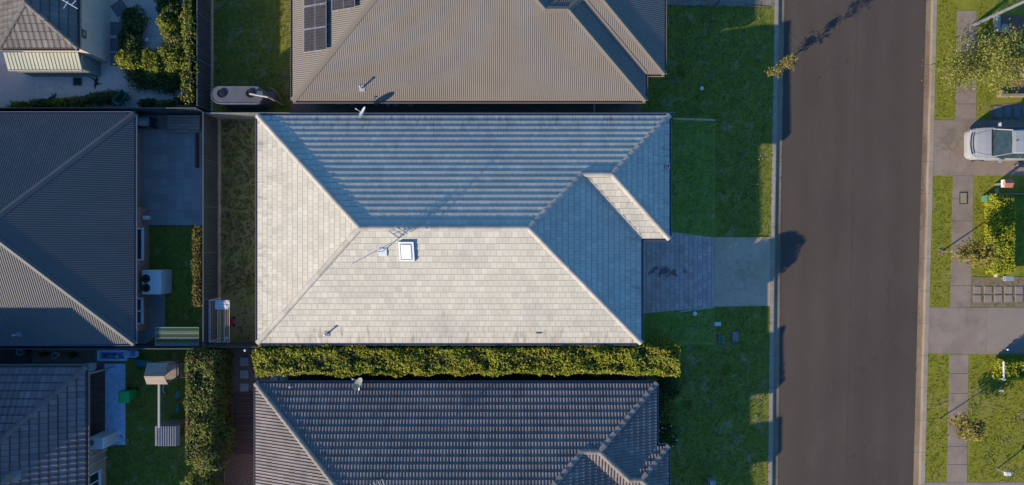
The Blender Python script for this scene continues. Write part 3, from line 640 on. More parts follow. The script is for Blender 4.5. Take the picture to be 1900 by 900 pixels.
# main house antenna
c = on_roof(711, 466, 'S', 623.5)
an = thing('tv_antenna', (c[0], c[1], c[2]), 'long pale many-barred television antenna on the cream roof beside the skylight', 'antenna')
m_ = MB(); m_.tube([(c[0], c[1], c[2]), (c[0] + .02, c[1], c[2] + 1.35)], .022, 8); build('mast', m_, X['alu'], an)
m_ = MB(); tilt_box(m_, (c[0], c[1] - .05, c[2]), .42, .4, .03, .07, 'S', inset=.03); build('base_plate', m_, X['dishw'], an)
za = c[2] + 1.25; A0 = Vector(W(654, 489, za)); A1 = Vector(W(727, 450, za)); A0.z = A1.z = za
m_ = MB(); m_.tube([A0, A1], .018, 6); m_.tube([Vector((c[0], c[1], c[2] + .7)), A0.lerp(A1, .55)], .012, 5); boom = build('boom', m_, X['alu'], an)
t = (A1 - A0).normalized(); s_ = Vector((-t.y, t.x, 0))
for i in range(10):
    f = [0, .17, .3, .43, .55, .63, .70, .76, .82, 1.0][i]; p = A0.lerp(A1, f); L_ = [.28, .34, .31, .31, .30, .26, .25, .23, .22, .46][i]; m_ = MB()
    m_.tube([p - s_ * L_, p + s_ * L_], .015, 5); build('crossbar', m_, X['offwhite'], an)
# dishes
def dish(px, py, z, face, r, label, foot, m=None):
    p = Vector(W(px, py, z)); p.z = z; d = Vector(face).normalized(); a = d.cross(Vector((0, 0, 1))).normalized(); b = a.cross(d); root = thing('satellite_dish', tuple(foot), label, 'satellite dish')
    mb = MB(); rings = []
    for k in range(7):
        rr = r * k / 6; dep = (rr / r) ** 2 * .1
        rings.append([tuple(p + a * rr * math.cos(t) * .92 + b * rr * math.sin(t) + d * dep) for t in np.linspace(0, 2 * math.pi, 25)[:-1]])
    rings[0] = [tuple(p + a * .004 * math.cos(t) + b * .004 * math.sin(t)) for t in np.linspace(0, 2 * math.pi, 25)[:-1]]
    mb.loft(rings + [[tuple(Vector(v) - d * .012) for v in rr_] for rr_ in reversed(rings)]); build('reflector', mb, m or X['dish'], root, smooth=True)
    m_ = MB(); e = p + d * r * 1.25 - b * r * .5; m_.tube([p - b * r * .95 + d * .08, e], .014, 6); arm = build('feed_arm', m_, X['dishw'], root)
    m_ = MB(); m_.tube([e - d * .04, e + (p - e).normalized() * .12], [.035, .028], 8); build('receiver', m_, X['dishw'], arm)
    m_ = MB(); m_.tube([foot, (foot[0], foot[1], p.z - .1), tuple(p - d * .03)], .022, 8); build('mount', m_, X['alu'], root); return root
ft = on_roof(672, 219, 'N', 230.5)
dish(674, 210, 3.02, (-.75, .45, .42), .36, 'pale satellite dish on the top edge of the cream roof, aimed towards the upper left', ft, X['dishw'])
# ================================================================== TOP NEIGHBOUR (taupe steel)
TT = math.tan(R(22.5)); cor = ('corr', .105, .015, [(0, 0), (.22, 1), (.45, 1), (.67, 0)])
tf = [('S', 204, [(569.5, 204), (1182, 204), (1043, 65), (1005, 65), (944, 4), (769.5, 4)]), ('W', 569.5, [(569.5, 204), (769.5, 4), (569.5, -196)]),
      ('N', -196, [(569.5, -196), (769.5, 4), (944, 4), (1144, -196)]), ('E', 1144, [(944, 4), (1144, -196), (1144, -74), (1005, 65)]),
      ('N', -74, [(1005, 65), (1043, 65), (1066, 42), (1098.6, 42), (1214.6, -74), (1144, -74)]), ('E', 1182, [(1043, 65), (1182, 204), (1182, 158), (1066, 42)]),
      ('S', 158, [(1066, 42), (1098.6, 42), (1214.6, 158), (1182, 158)]), ('E', 1214.6, [(1098.6, 42), (1214.6, -74), (1214.6, 158)])]
tl = [((569.5, 204, 0), (769.5, 4, 200)), ((569.5, -196, 0), (769.5, 4, 200)), ((769.5, 4, 200), (944, 4, 200)), ((1144, -196, 0), (944, 4, 200)), ((1005, 65, 139), (944, 4, 200)), ((1005, 65, 139), (1043, 65, 139)),
      ((1182, 204, 0), (1043, 65, 139)), ((1043, 65, 139), (1066, 42, 116)), ((1066, 42, 116), (1098.6, 42, 116)), ((1214.6, 158, 0), (1098.6, 42, 116)), ((1214.6, -74, 0), (1098.6, 42, 116))]
topn, troof = house('brick_house', 'house with the large taupe corrugated steel hip roof carrying solar panels, above the cream roof', tf, tl,
    [(569.5, 204), (1182, 204), (1182, 158), (1214.6, 158), (1214.6, -74), (1144, -74), (1144, -196), (569.5, -196)], 2.5, 22.5, cor, X['metal_taupe'], X['metal_taupe_cap'], X['gutter_t'],
    (.16, 0, 0, .035), [(585, 189), (1167, 189), (1167, 143), (1199, 143), (1199, -59), (1129, -59), (1129, -181), (585, -181)], X['brick2'], valleys=[((1066, 42, 116), (1182, 158, 0)), ((1005, 65, 139), (1144, -74, 0))], centre=(850, 0))
vent(troof, 672, 164, 'S', 204, 2.5, TT, .5, X['lightgrey'], X['lightgrey'], .04)
def solar(pix, label):
    """pix: x0,y0,x1,y1 photo pixels on the west-facing plane"""
    x0, y0, x1, y1 = pix; c = on_roof((x0 + x1) / 2, (y0 + y1) / 2, 'W', 569.5, 2.55, TT); f = (CAMH - c[2]) / CAMH; w = (y1 - y0) / S * f; l = (x1 - x0) / S * f * .93
    root = thing('solar_panel', c, label, 'solar panel', 'solar panels on the taupe steel roof'); m_ = MB(); tilt_box(m_, (c[0], c[1], c[2]), w - .02, l, .14, .172, 'W', TT, mi=0)
    build('frame', m_, X['alu'], root); m_ = MB()
    for sg in (-1, 1): tilt_box(m_, (c[0] + sg * l * .245, c[1], c[2] + sg * l * .245 * TT), w - .07, l * .47, .172, .178, 'W', TT)
    fx = build('cells', m_, X['solar'], root)
    for sg in (-1, 1): m_ = MB(); tilt_box(m_, (c[0] + sg * l * .25, c[1], c[2] + sg * l * .25 * TT), w, .05, .02, .14, 'W', TT); build('rail', m_, X['alu'], root)
    return root
solar((560.5, 54.5, 611.5, 97), 'lowest solar panel of the left column on the taupe roof')
solar((560.5, 12, 611.5, 54), 'second solar panel from the bottom in the left column on the taupe roof')
solar((560.5, -30.5, 611.5, 11.5), 'solar panel of the left column cut by the top edge of the view')
solar((612.5, -22, 664, 20), 'solar panel right of the others, highest on the taupe roof and alone in its column')
# ================================================================== LEFT NEIGHBOUR (dark steel)
lf = [('E', 293, [(293, 226), (293, 626), (93, 426)]), ('N', 226, [(-300, 226), (293, 226), (93, 426), (-100, 426)]), ('S', 626, [(-300, 626), (-100, 426), (93, 426), (293, 626)]), ('W', -300, [(-300, 226), (-100, 426), (-300, 626)])]
ll = [((293, 226, 0), (93, 426, 200)), ((293, 626, 0), (93, 426, 200)), ((-100, 426, 200), (93, 426, 200)), ((-300, 226, 0), (-100, 426, 200)), ((-300, 626, 0), (-100, 426, 200))]
left, lroof = house('brick_house', 'house with the dark grey corrugated steel hip roof beside the tiled patio', lf, ll,
    [(-300, 626), (293, 626), (293, 226), (-300, 226)], 2.4, 22.5, ('corr', .115, .026, [(0, 0), (.22, 1), (.45, 1), (.67, 0)]), X['metal_navy'], X['metal_navy'], X['gutter'],
    (.17, 0, 0, .035), [(-284, 610), (277, 610), (277, 386), (262, 386), (262, 242), (-284, 242)], X['brick'], centre=(0, 426))
px_wall_window(left, 277, 424, 482, .8, 2.05); px_wall_window(left, 277, 550, 597, .85, 2.1, split=1)
vent(lroof, 36, 620, 'S', 626, 2.4, TT, .4, X['grey'], X['lightgrey'])
# ================================================================== BOTTOM NEIGHBOUR (charcoal roll tile)
TB = math.tan(R(23)); ro = ('roll', .33, .34, .052, [0, .04, .045, 0, 0, .04, .045, 0])
bf = [('N', 694, [(506, 694), (1200.6, 694), (1095.6, 799), (1067, 799), (974, 892), (704, 892)]), ('W', 506, [(506, 694), (704, 892), (506, 1090)]), ('E', 1172, [(1067, 799), (1172, 904), (1172, 1090), (974, 892)]),
      ('S', 1090, [(506, 1090), (704, 892), (974, 892), (1172, 1090)]), ('E', 1200.6, [(1200.6, 694), (1200.6, 803), (1149.6, 854), (1095.6, 799)]),
      ('S', 904.5, [(1067, 799), (1095.6, 799), (1149.6, 854), (1170, 854), (1221, 905), (1172, 904)]), ('N', 803, [(1200.6, 803), (1221, 803), (1170, 854), (1149.6, 854)]), ('E', 1221, [(1221, 803), (1221, 905), (1170, 854)]),
      ('N', 972, [(1172, 972), (1219, 972), (1187.5, 1003.5), (1140.5, 1003.5)]), ('S', 1035, [(1172, 1035), (1140.5, 1003.5), (1187.5, 1003.5), (1219, 1035)]), ('E', 1219, [(1219, 972), (1219, 1035), (1187.5, 1003.5)])]
bl = [((506, 694, 0), (704, 892, 198)), ((506, 1090, 0), (704, 892, 198)), ((704, 892, 198), (974, 892, 198)), ((1172, 1090, 0), (974, 892, 198)), ((1067, 799, 105), (974, 892, 198)), ((1067, 799, 105), (1095.6, 799, 105)),
      ((1200.6, 694, 0), (1095.6, 799, 105)), ((1095.6, 799, 105), (1149.6, 854, 51)), ((1149.6, 854, 51), (1170, 854, 51)), ((1221, 803, 0), (1170, 854, 51)), ((1221, 905, 0), (1170, 854, 51))]
botn, broof = house('brick_house', 'house with the charcoal roll-tiled hip roof below the long clipped hedge', bf, bl,
    [(506, 1090), (1172, 1090), (1172, 1035), (1219, 1035), (1219, 972), (1172, 972), (1172, 905), (1221, 905), (1221, 803), (1200.6, 803), (1200.6, 694), (506, 694)], 2.5, 23, ro, X['tile_navy'], X['tile_navy_cap'], X['gutter'],
    (.145, .4, .05, .04), [(521, 1075), (1157, 1075), (1157, 1020), (1204, 1020), (1204, 987), (1157, 987), (1157, 890), (1206, 890), (1206, 818), (1186, 818), (1186, 709), (521, 709)], X['brick2'],
    valleys=[((1067, 799, 105), (1172, 904, 0)), ((1149.6, 854, 51), (1200.6, 803, 0))], centre=(850, 892))
ft = on_roof(668, 722, 'N', 694, 2.5, TB)
dish(666, 714, 2.95, (-.62, .6, .5), .38, 'grey satellite dish on the top edge of the charcoal roll-tiled roof', (ft[0], ft[1], ft[2]))
c = on_roof(566, 714, 'N', 694, 2.5, TB); m_ = MB(); m_.cyl(*M(566, 700), 2.2, 2.62, .05, n=14); m_.cyl(*M(566, 700), 2.62, 2.68, .085, .05, n=14)
build('vent_pipe', m_, X['lightgrey'], broof)
c = on_roof(700, 893, 'N', 694, 2.5, TB)
an2 = thing('tv_antenna', c, 'small spiky television antenna on the charcoal roll-tiled roof at the bottom edge', 'antenna')
m_ = MB(); m_.tube([c, (c[0], c[1], c[2] + .9)], .018, 6); build('mast', m_, X['alu'], an2)
m_ = MB(); q = Vector((c[0], c[1], c[2] + .85)); m_.tube([q - Vector((.5, .22, 0)), q + Vector((.5, .22, 0))], .012, 5); build('boom', m_, X['alu'], an2)
for i in range(6): m_ = MB(); p = q + Vector((.5, .22, 0)) * (-.95 + .38 * i); m_.tube([p - Vector((-.09, .2, 0)), p + Vector((-.09, .2, 0))], .01, 5); build('crossbar', m_, X['offwhite'], an2)
# ================================================================== LOWER LEFT HOUSE (brown-grey tile)
ro2 = ('roll', .30, .38, .03, [0, .022, .028, .022, 0, 0])
qf = [('N', 665, [(-190, 665), (212, 665), (12, 865), (10, 865)]), ('E', 212, [(212, 665), (212, 1065), (12, 865)]), ('W', -190, [(-190, 665), (10, 865), (-190, 1065)]), ('S', 1065, [(-190, 1065), (10, 865), (12, 865), (212, 1065)])]
ql = [((212, 665, 0), (12, 865, 200)), ((212, 1065, 0), (12, 865, 200)), ((-190, 665, 0), (10, 865, 200)), ((-190, 1065, 0), (10, 865, 200))]
lown, qroof = house('brick_house', 'house with the brown-grey tiled hip roof in the lower left corner beside the blue mat', qf, ql, [(-190, 1065), (212, 1065), (212, 665), (-190, 665)], 2.5, 23, ro2, X['tile_brown'], X['tile_brown_cap'], X['gutter_t'],
    (.15, .4, .02, .03), [(-175, 1050), (197, 1050), (197, 812), (163, 812), (163, 681), (-175, 681)], X['brick2'], centre=(30, 865))
px_wall_window(lown, 197, 864, 900, .7, 2.0, split=1)
m_ = MB(); m_.prism([M(-300, 900), M(38, 900), M(38, 692), M(-300, 692)], 2.3, 5.4); build('upper_wall', m_, X['tile_navy'], lown)
m_ = MB(); e_ = [(*M(-315, 914), 5.4), (*M(52, 914), 5.4), (*M(52, 678), 5.4), (*M(-315, 678), 5.4)]; r_ = [(*M(-197, 796), 5.4 + 118 / S * TB), (*M(-66, 796), 5.4 + 118 / S * TB)]
m_.face([e_[0], e_[1], r_[1], r_[0]]); m_.face([e_[1], e_[2], r_[1]]); m_.face([e_[2], e_[3], r_[0], r_[1]]); m_.face([e_[3], e_[0], r_[0]]); m_.face(e_[::-1]); build('upper_roof', m_, X['tile_brown'], lown)
c = on_roof(20, 884, 'E', 212, 2.5, TB); m_ = MB(); m_.lathe(c[0], c[1], [(.16, c[2] - .1), (.16, c[2] + .2), (.24, c[2] + .32), (.2, c[2] + .45), (.05, c[2] + .52)], 18); build('roof_ventilator', m_, X['tile_brown_cap'], qroof, smooth=True)
c = on_roof(27, 882, 'E', 212, 2.5, TB); m_ = MB(); tilt_box(m_, c, .5, .55, .02, .06, 'E', TB); build('vent_flashing', m_, X['grey'], qroof)
for yy in (838, 852):                                # pale pipes down the wall
    m_ = MB(); a = M(212, yy - 2); b = M(198, yy - 5); m_.tube([(a[0], a[1], 2.38), (b[0] + .06, b[1], 2.1), (b[0] + .06, b[1], .1)], .045, 8); build('downpipe', m_, X['offwhite'], lown)
# ================================================================== COTTAGE (top left)
ct = ('roll', .30, .36, .03, [0, .018, .022, .018, 0, 0])
cf = [('S', 121, [(81, 121), (215, 121), (148, 54)]), ('E', 215, [(215, 121), (148, 54), (148, -300), (215, -367)]), ('W', 81, [(81, 121), (148, 54), (148, -300), (81, -367)]), ('N', -367, [(81, -367), (148, -300), (215, -367)])]
cl_ = [((215, 121, 0), (148, 54, 67)), ((81, 121, 0), (148, 54, 67)), ((148, 54, 67), (148, -300, 67))]
cot, croof = house('tiled_cottage', 'dark tiled building with a tall brown rendered wall facing the white gravel garden, top left', cf, cl_, [(81, 121), (215, 121), (215, -367), (81, -367)], 3.35, 25, ct, X['tile_cottage'], X['tile_cottage'], X['gutter_t'],
    (.13, .4, .015, .03), [(95, 116), (204, 116), (204, -360), (95, -360)], X['render'], centre=(148, 40), mfas=X['creamwall'])
m_ = MB(); w0 = M(204, 100); m_.box(w0[0], w0[1] + .2, 2.2, w0[0] + .06, w0[1] + .6, 2.6); vb = build('wall_vent', m_, X['green_box_dk'], cot)
m_ = MB(); m_.box(w0[0] + .061, w0[1] + .28, 2.28, w0[0] + .07, w0[1] + .52, 2.52); build('vent_grille', m_, X['tan_lid'], vb)
c = on_roof(131, 8, 'E', 215, 3.35, TP); an3 = thing('tv_antenna', c, 'pale crossed television antenna on the dark tiled cottage roof, cut by the top edge', 'antenna')
m_ = MB(); m_.tube([c, (c[0], c[1], c[2] + .8)], .02, 6); build('mast', m_, X['alu'], an3)
for a_, b_ in (((118, 16), (127, 2)), ((113, -2), (144, 16)), ((133, 9), (141, 1))):
    m_ = MB(); z = c[2] + .75; m_.tube([W(*a_, z), W(*b_, z)], .018, 5); build('crossbar', m_, X['offwhite'], an3)
# shed leaning against the cottage
x0, y1 = M(60, 142); x1, y0 = M(187, 117)
sh = thing('garden_shed', ((x0 + x1) / 2, y1, 0), 'narrow pale green ribbed metal lean-to shed below the dark tiled cottage', 'shed')
m_ = MB(); m_.loft([[(x0, y1, 0), (x1, y1, 0), (x1, y0 - .02, 0), (x0, y0 - .02, 0)], [(x0, y1, 1.76), (x1, y1, 1.76), (x1, y0 - .02, 2.08), (x0, y0 - .02, 2.08)]]); build('wall', m_, X['shedwall'], sh)
m_ = MB(); k = 0; xx = x0 - .06
while xx < x1 + .02:
    for a_, b_, h_ in ((0, .14, 0), (.14, .165, .028), (.165, .19, .028)):
        ha, hb = {0: (0, 0), .14: (0, .028), .165: (.028, 0)}[a_]
        m_.face([(xx + a_, y1 - .09, 1.76 + ha), (xx + b_, y1 - .09, 1.76 + hb), (xx + b_, y0, 2.12 + hb), (xx + a_, y0, 2.12 + ha)])
        m_.face([(xx + a_, y1 - .09, 1.75), (xx + b_, y1 - .09, 1.75), (xx + b_, y1 - .09, 1.76 + hb), (xx + a_, y1 - .09, 1.76 + ha)])
    xx += .19
build('roof', m_, X['shedroof'], sh)
m_ = MB(); xx = x0 + .05                                   # ribs on the front wall
while xx < x1 - .05: m_.box(xx, y1 - .02, .02, xx + .05, y1 - .002, 1.72); xx += .19
build('wall_rib', m_, X['shedroof'], sh)
m_ = MB(); m_.box(x0 - .06, y1 - .12, 1.68, x1 + .04, y1 - .095, 1.80); m_.box(x1 + .03, y1 - .095, 1.7, x1 + .05, y0, 1.8); build('edge_trim', m_, X['creamwall'], sh)
# ================================================================== FENCES
def fence(p, q, h, label, mpan, mrail, sides=1, plinth=False, z0=None, bay=2.37):
    p = Vector((*p, 0)); q = Vector((*q, 0)); L_ = (q - p).length; t = (q - p).normalized(); o = Vector((-t.y, t.x, 0)); z0 = gz(p.x) if z0 is None else z0
    root = thing('metal_fence', (p.x, p.y, z0), label, 'fence'); n = max(1, round(L_ / bay)); b = L_ / n
    for i in range(n):
        a = p + t * (b * i + .03); c = p + t * (b * (i + 1) - .03); m_ = MB(); k = int((c - a).length / .09); w = (c - a).length / k; pts = []
        for j in range(k + 1): pts.append(a + t * (w * j) + o * (.014 if (j % 2) else -.014)); pts.append(a + t * min(w * (j + .5), (c - a).length) + o * (.014 if (j % 2) else -.014))
        for u, v in zip(pts[:-1], pts[1:]):
            m_.face([(u.x, u.y, z0 + .04), (v.x, v.y, z0 + .04), (v.x, v.y, z0 + h - .02), (u.x, u.y, z0 + h - .02)])
        build('panel', m_, mpan, root)
        for zz in (z0 + .02, z0 + h - .03):
            m_ = MB(); r = [a - o * .022, c - o * .022, c + o * .022, a + o * .022]; m_.loft([[(v.x, v.y, zz) for v in r], [(v.x, v.y, zz + .045) for v in r]]); build('rail', m_, mrail, root)
    for i in range(n + 1):
        a = p + t * b * i; r = [a - t * .03 - o * .03, a + t * .03 - o * .03, a + t * .03 + o * .03, a - t * .03 + o * .03]; m_ = MB()
        m_.loft([[(v.x, v.y, z0) for v in r], [(v.x, v.y, z0 + h + .025) for v in r]]); build('post', m_, mrail, root)
    if plinth:
        r = [p - o * .04, q - o * .04, q + o * .06, p + o * .06]; r = [v - o * plinth for v in r]; m_ = MB(); m_.loft([[(v.x, v.y, z0) for v in r], [(v.x, v.y, z0 + .16) for v in r]]); build('plinth', m_, X['plinth'], root)
    return root
g2 = lambda x, y: G(x, y)[:2]
fence(g2(393, 207), g2(393, -200), 1.8, 'dark steel fence between the white gravel garden and the lawn with the water tank', X['fence'], X['fence_rail'], plinth=.05)
fence(g2(406, 634), g2(406, 221), 1.95, 'dark steel fence between the tiled patio and the weedy side yard', X['fence'], X['fence_rail'], plinth=.06)
fence(g2(409, 221), g2(1236, 221), 1.8, 'grey-green steel fence along the top side of the cream roof', X['fence_g'], X['fence_g'])
fence(g2(1205, 635.5), g2(409, 635.5), 1.75, 'dark steel fence running between the cream roof and the clipped hedge', X['fence'], X['fence_rail'])
fence(g2(-300, 212), g2(390, 212), 1.8, 'dark steel fence between the white gravel garden and the tiled patio', X['fence'], X['fence_rail'])
fence(g2(-300, 638), g2(403, 638), 1.8, 'dark steel fence behind the small clothesline, between the dark steel roof and the play lawn', X['fence'], X['fence_rail'])
fence(g2(416, 1150), g2(416, 648), 1.7, 'dark steel fence hidden behind the tall vertical hedge by the play lawn', X['fence'], X['fence_rail'])
# low timber edging rail on the front lawn
fr = thing('low_rail', (*G(1250, 221)[:2], 0), 'low pale timber rail closing the top side of the green front lawn', 'rail'); m_ = MB()
a = G(1246, 222, .32); b = G(1324, 224.5, .32); m_.tube([a, b], .05, 4); build('beam', m_, X['plinth'], fr)
for x in (1250, 1287, 1321): m_ = MB(); q = G(x, 222.5 + (x - 1250) * .03); m_.box(q[0] - .05, q[1] - .05, q[2], q[0] + .05, q[1] + .05, q[2] + .36); build('post', m_, X['timber'], fr)
# ================================================================== LAWN TUFTS
D = 75
tufts([(1200, -20), (1437, -10), (1430, 440), (1328, 438), (1326, 216), (1240, 214), (1190, 214)], D, 'grass')
tufts([(1328, 571), (1429, 571), (1425, 915), (1200, 915), (1226, 640), (1327, 640)], D, 'grass')
tufts([(398, -15), (575, -15), (575, 188), (398, 188)], D, 'grass')
tufts([(240, 655), (340, 655), (360, 915), (200, 915), (196, 830), (240, 830)], D, 'grass')
tufts([(280, 422), (362, 422), (365, 606), (308, 606), (308, 546), (280, 546)], D * .8, 'grass')
tufts([(1224, 228), (1324, 228), (1325, 438), (1244, 428)], D * 1.2, 'grass_in')
tufts([(1192, 584), (1262, 581), (1324, 573), (1324, 634), (1192, 634)], D * 1.1, 'grass_in')
tufts([(412, 226), (500, 226), (500, 545), (412, 545)], 60, 'weed', (.04, .14)); tufts([(440, 500), (500, 500), (500, 632), (440, 632)], 30, 'weed', (.03, .08))
for pl in ([(1741, -10), (1774, -10), (1772, 221), (1734, 221)], [(1814, -10), (1860, -10), (1852, 30), (1850, 130), (1836, 195), (1834, 221), (1813, 221)], [(1731, 328), (1766, 328), (1761, 568), (1725, 568)],
           [(1809, 328), (1845, 328), (1845, 512), (1804, 512)], [(1889, 328), (1910, 328), (1910, 512), (1889, 512)], [(1721, 659), (1759, 659), (1756, 893), (1715, 893)], [(1799, 659), (1836, 659), (1845, 705), (1910, 710), (1910, 893), (1797, 893)]):
    tufts(pl, D, 'verge')
# ================================================================== HEDGES AND PLANTS
def mid(x0, y0, x1, y1, z): a = W(x0, y0, z); b = W(x1, y1, z); return (a[0] + b[0]) / 2, (a[1] + b[1]) / 2, abs(b[0] - a[0]), abs(b[1] - a[1])
cx, cy, lx, ly = mid(474, 644, 1262, 694, 2.6)
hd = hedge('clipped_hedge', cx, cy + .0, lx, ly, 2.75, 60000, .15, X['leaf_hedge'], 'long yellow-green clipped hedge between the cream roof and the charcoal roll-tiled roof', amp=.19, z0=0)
cx, cy, lx, ly = mid(345, 652, 399, 862, 2.3)
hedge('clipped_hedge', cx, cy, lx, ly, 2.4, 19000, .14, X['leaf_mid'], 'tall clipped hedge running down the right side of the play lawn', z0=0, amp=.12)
cx, cy, _, _ = mid(395, 770, 440, 900, 2.2)
shrub('garden_tree', [(M(408, 770)[0], M(0, 770)[1], 1.6, .95, .9, 1.3), (M(418, 830)[0], M(0, 830)[1], 1.7, .9, 1.1, 1.3), (M(402, 885)[0], M(0, 885)[1], 1.7, 1.1, 1.0, 1.3), (M(430, 800)[0], M(0, 800)[1], 1.2, .7, 1.0, 1.1), (M(380, 905)[0], M(0, 905)[1], 1.5, .8, .8, 1.2)],
      11000, .13, X['leaf_mid'], 'rounded dark bushy tree at the lower right end of the tall clipped hedge', 'tree', base=M(410, 830))
shrub('garden_tree', [(M(405, 668)[0], M(0, 668)[1], 1.1, .45, .6, .8), (M(408, 705)[0], M(0, 700)[1], .9, .4, .5, .7)], 1800, .12, X['leaf_dk'], 'dark thin bush tucked between the tall clipped hedge and the mulched path', 'bush')
cx, cy, lx, ly = mid(359, 420, 371, 569, 1.7)
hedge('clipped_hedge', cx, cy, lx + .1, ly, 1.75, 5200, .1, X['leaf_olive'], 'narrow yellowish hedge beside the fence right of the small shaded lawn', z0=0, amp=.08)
cx, cy, lx, ly = mid(1848, 361, 1885, 508, .2)
hedge('clipped_hedge', cx, cy, lx, ly, .95, 9000, .12, X['leaf_lime'], 'bright lime clipped hedge near the right edge, below the white car', z0=-.8, amp=.07)
cx, cy, lx, ly = mid(1858, 670, 1990, 706, .0)
hedge('clipped_hedge', cx, cy, lx, ly, .85, 9000, .12, X['leaf_lime'], 'low lime hedge beside the slim white post at the right edge', z0=-.8, amp=.1)
# U-shaped garden bed
bed = [((246, 38, 1.0, .62, .75, .9), 'leaf_dk', 'dark green shrub at the top of the left arm of the curved bed'), ((240, 78, .9, .6, .8, .9), 'leaf_dk', 'dark green shrub halfway down the left arm of the curved bed'),
       ((240, 110, 1.15, .75, .65, .8), 'leaf_yel', 'lime-tipped shrub at the lower left corner of the curved bed'), ((262, 142, .6, .8, .7, .7), 'leaf_dk', 'dark low shrub below the lime-tipped corner shrub of the curved bed'),
       ((282, 116, 1.2, .65, .75, .8), 'leaf_yel', 'lime-tipped shrub at the middle bottom of the curved bed'), ((305, 150, .5, .95, .65, .7), 'leaf_dk', 'dark low shrub at the very bottom of the curved bed'),
       ((316, 108, 1.3, .8, .85, .8), 'leaf_yel', 'broad lime-tipped shrub inside the lower right of the curved bed'), ((338, 132, .6, .75, .9, .8), 'leaf_dk', 'dark shrub at the lower right rim of the curved bed beside the fence hedge'),
       ((326, 74, 1.1, .7, .7, .8), 'leaf_mid', 'mid-green shrub in the right arm of the curved bed'), ((312, 44, 1.1, .6, .6, .8), 'leaf_yel', 'lime shrub in the upper right arm of the curved bed'),
       ((312, 10, .9, .65, .7, .8), 'leaf_dk', 'dark green shrub at the top of the right arm of the curved bed')]
for (x, y, z, rx, ry, rz), m_n, lb in bed:
    X_, Y_, _z = W(x, y, z * .7); rx *= 1.18; ry *= 1.18; shrub('garden_shrub', [(X_, Y_, z * .45, rx, ry, rz * .75), (X_ + rx * .3, Y_ - ry * .2, z * .6, rx * .6, ry * .6, rz * .6), (X_ - rx * .35, Y_ + ry * .25, z * .55, rx * .55, ry * .55, rz * .6)], 2000 if 'dk' in m_n else 2300, .13, X[m_n], lb, 'shrub', 'shrubs of the curved garden bed', wild=.9)
X_, Y_, _z = W(352, 100, 1.6)
hedge('climbing_hedge', X_ + .0, M(0, 90)[1], .55, 6.6, 1.9, 5200, .12, X['leaf_yel'], 'ragged yellow-green hedge growing along the fence right of the curved garden bed', z0=0, amp=.25)
for i, (x, y, r, m_n, lb) in enumerate([(35, 198, .5, 'leaf_yel', 'lime low bush at the far left below the gravel'), (75, 194, .6, 'leaf_dk', 'dark low bush second from the left in the fence row below the gravel'), (110, 192, .55, 'leaf_yel', 'yellow-tipped bush below the shed in the fence row'), (145, 190, .6, 'leaf_mid', 'mid-green bush below the drain cover in the fence row'),
        (180, 184, .65, 'leaf_dk', 'dark bush left of the teal tub in the fence row'), (210, 181, .75, 'leaf_dk', 'larger dark bush touching the teal tub'), (272, 192, .45, 'leaf_dk', 'small dark bush right of the teal tub'), (305, 194, .45, 'leaf_olive', 'olive plant in the fence row below the curved bed'), (340, 186, .5, 'leaf_red', 'rusty dark plant in the corner where the two fences meet')]):
    X_, Y_, _z = W(x, y, .5); shrub('border_bush', [(X_, Y_, .4, r * 1.15, r * .6, .55), (X_ + .3, Y_ + .1, .35, r * .5, r * .45, .45)], 1100, .12, X[m_n], lb, 'bush', 'bushes along the fence below the gravel')
# shrubs at the bottom neighbour's front
for x, y, r, h, m_n, lb in ((1240, 718, .75, .9, 'leaf_dk', 'dark shrub at the corner of the charcoal roll-tiled roof under the hedge end'), (1232, 768, .6, .8, 'leaf_mid', 'sparse twiggy shrub beside the charcoal roof, between the corner shrub and the flowering one'), (1238, 808, .6, .8, 'leaf_dk', 'flowering shrub with small white blooms beside the charcoal roll-tiled roof')):
    X_, Y_, _z = W(x, y, .6); sr = shrub('front_shrub', [(X_, Y_, h * .5, r, r * 1.2, h * .5), (X_ + .3, Y_ - .3, h * .4, r * .6, r * .6, h * .45)], 1500, .11, X[m_n], lb, 'shrub')
    if 'white' in lb:
        for _ in range(12): leafset('flower', np.array([(X_ + random.uniform(-.5, .6), Y_ + random.uniform(-.8, .8), h + random.uniform(-.15, .1))]), np.array([[0, 0, 1.0]]), .11, X['flower'], sr, 1.1, .3)
for x, y, n_, m_n, lb in ((1348, 690, 170, 'leaf_yel', 'small yellow-green seedling on the shaded lawn below the meter covers'), (1265, 137, 150, 'leaf_yel', 'small lime weed clump on the lawn right of the taupe steel roof'), (1277, 752, 120, 'leaf_olive', 'small dry tuft on the lawn right of the charcoal roof')):
    X_, Y_, z_ = G(x, y, .1); shrub('small_plant', [(X_, Y_, z_, .28, .25, .18)], n_, .09, X[m_n], lb, 'plant', core=0)
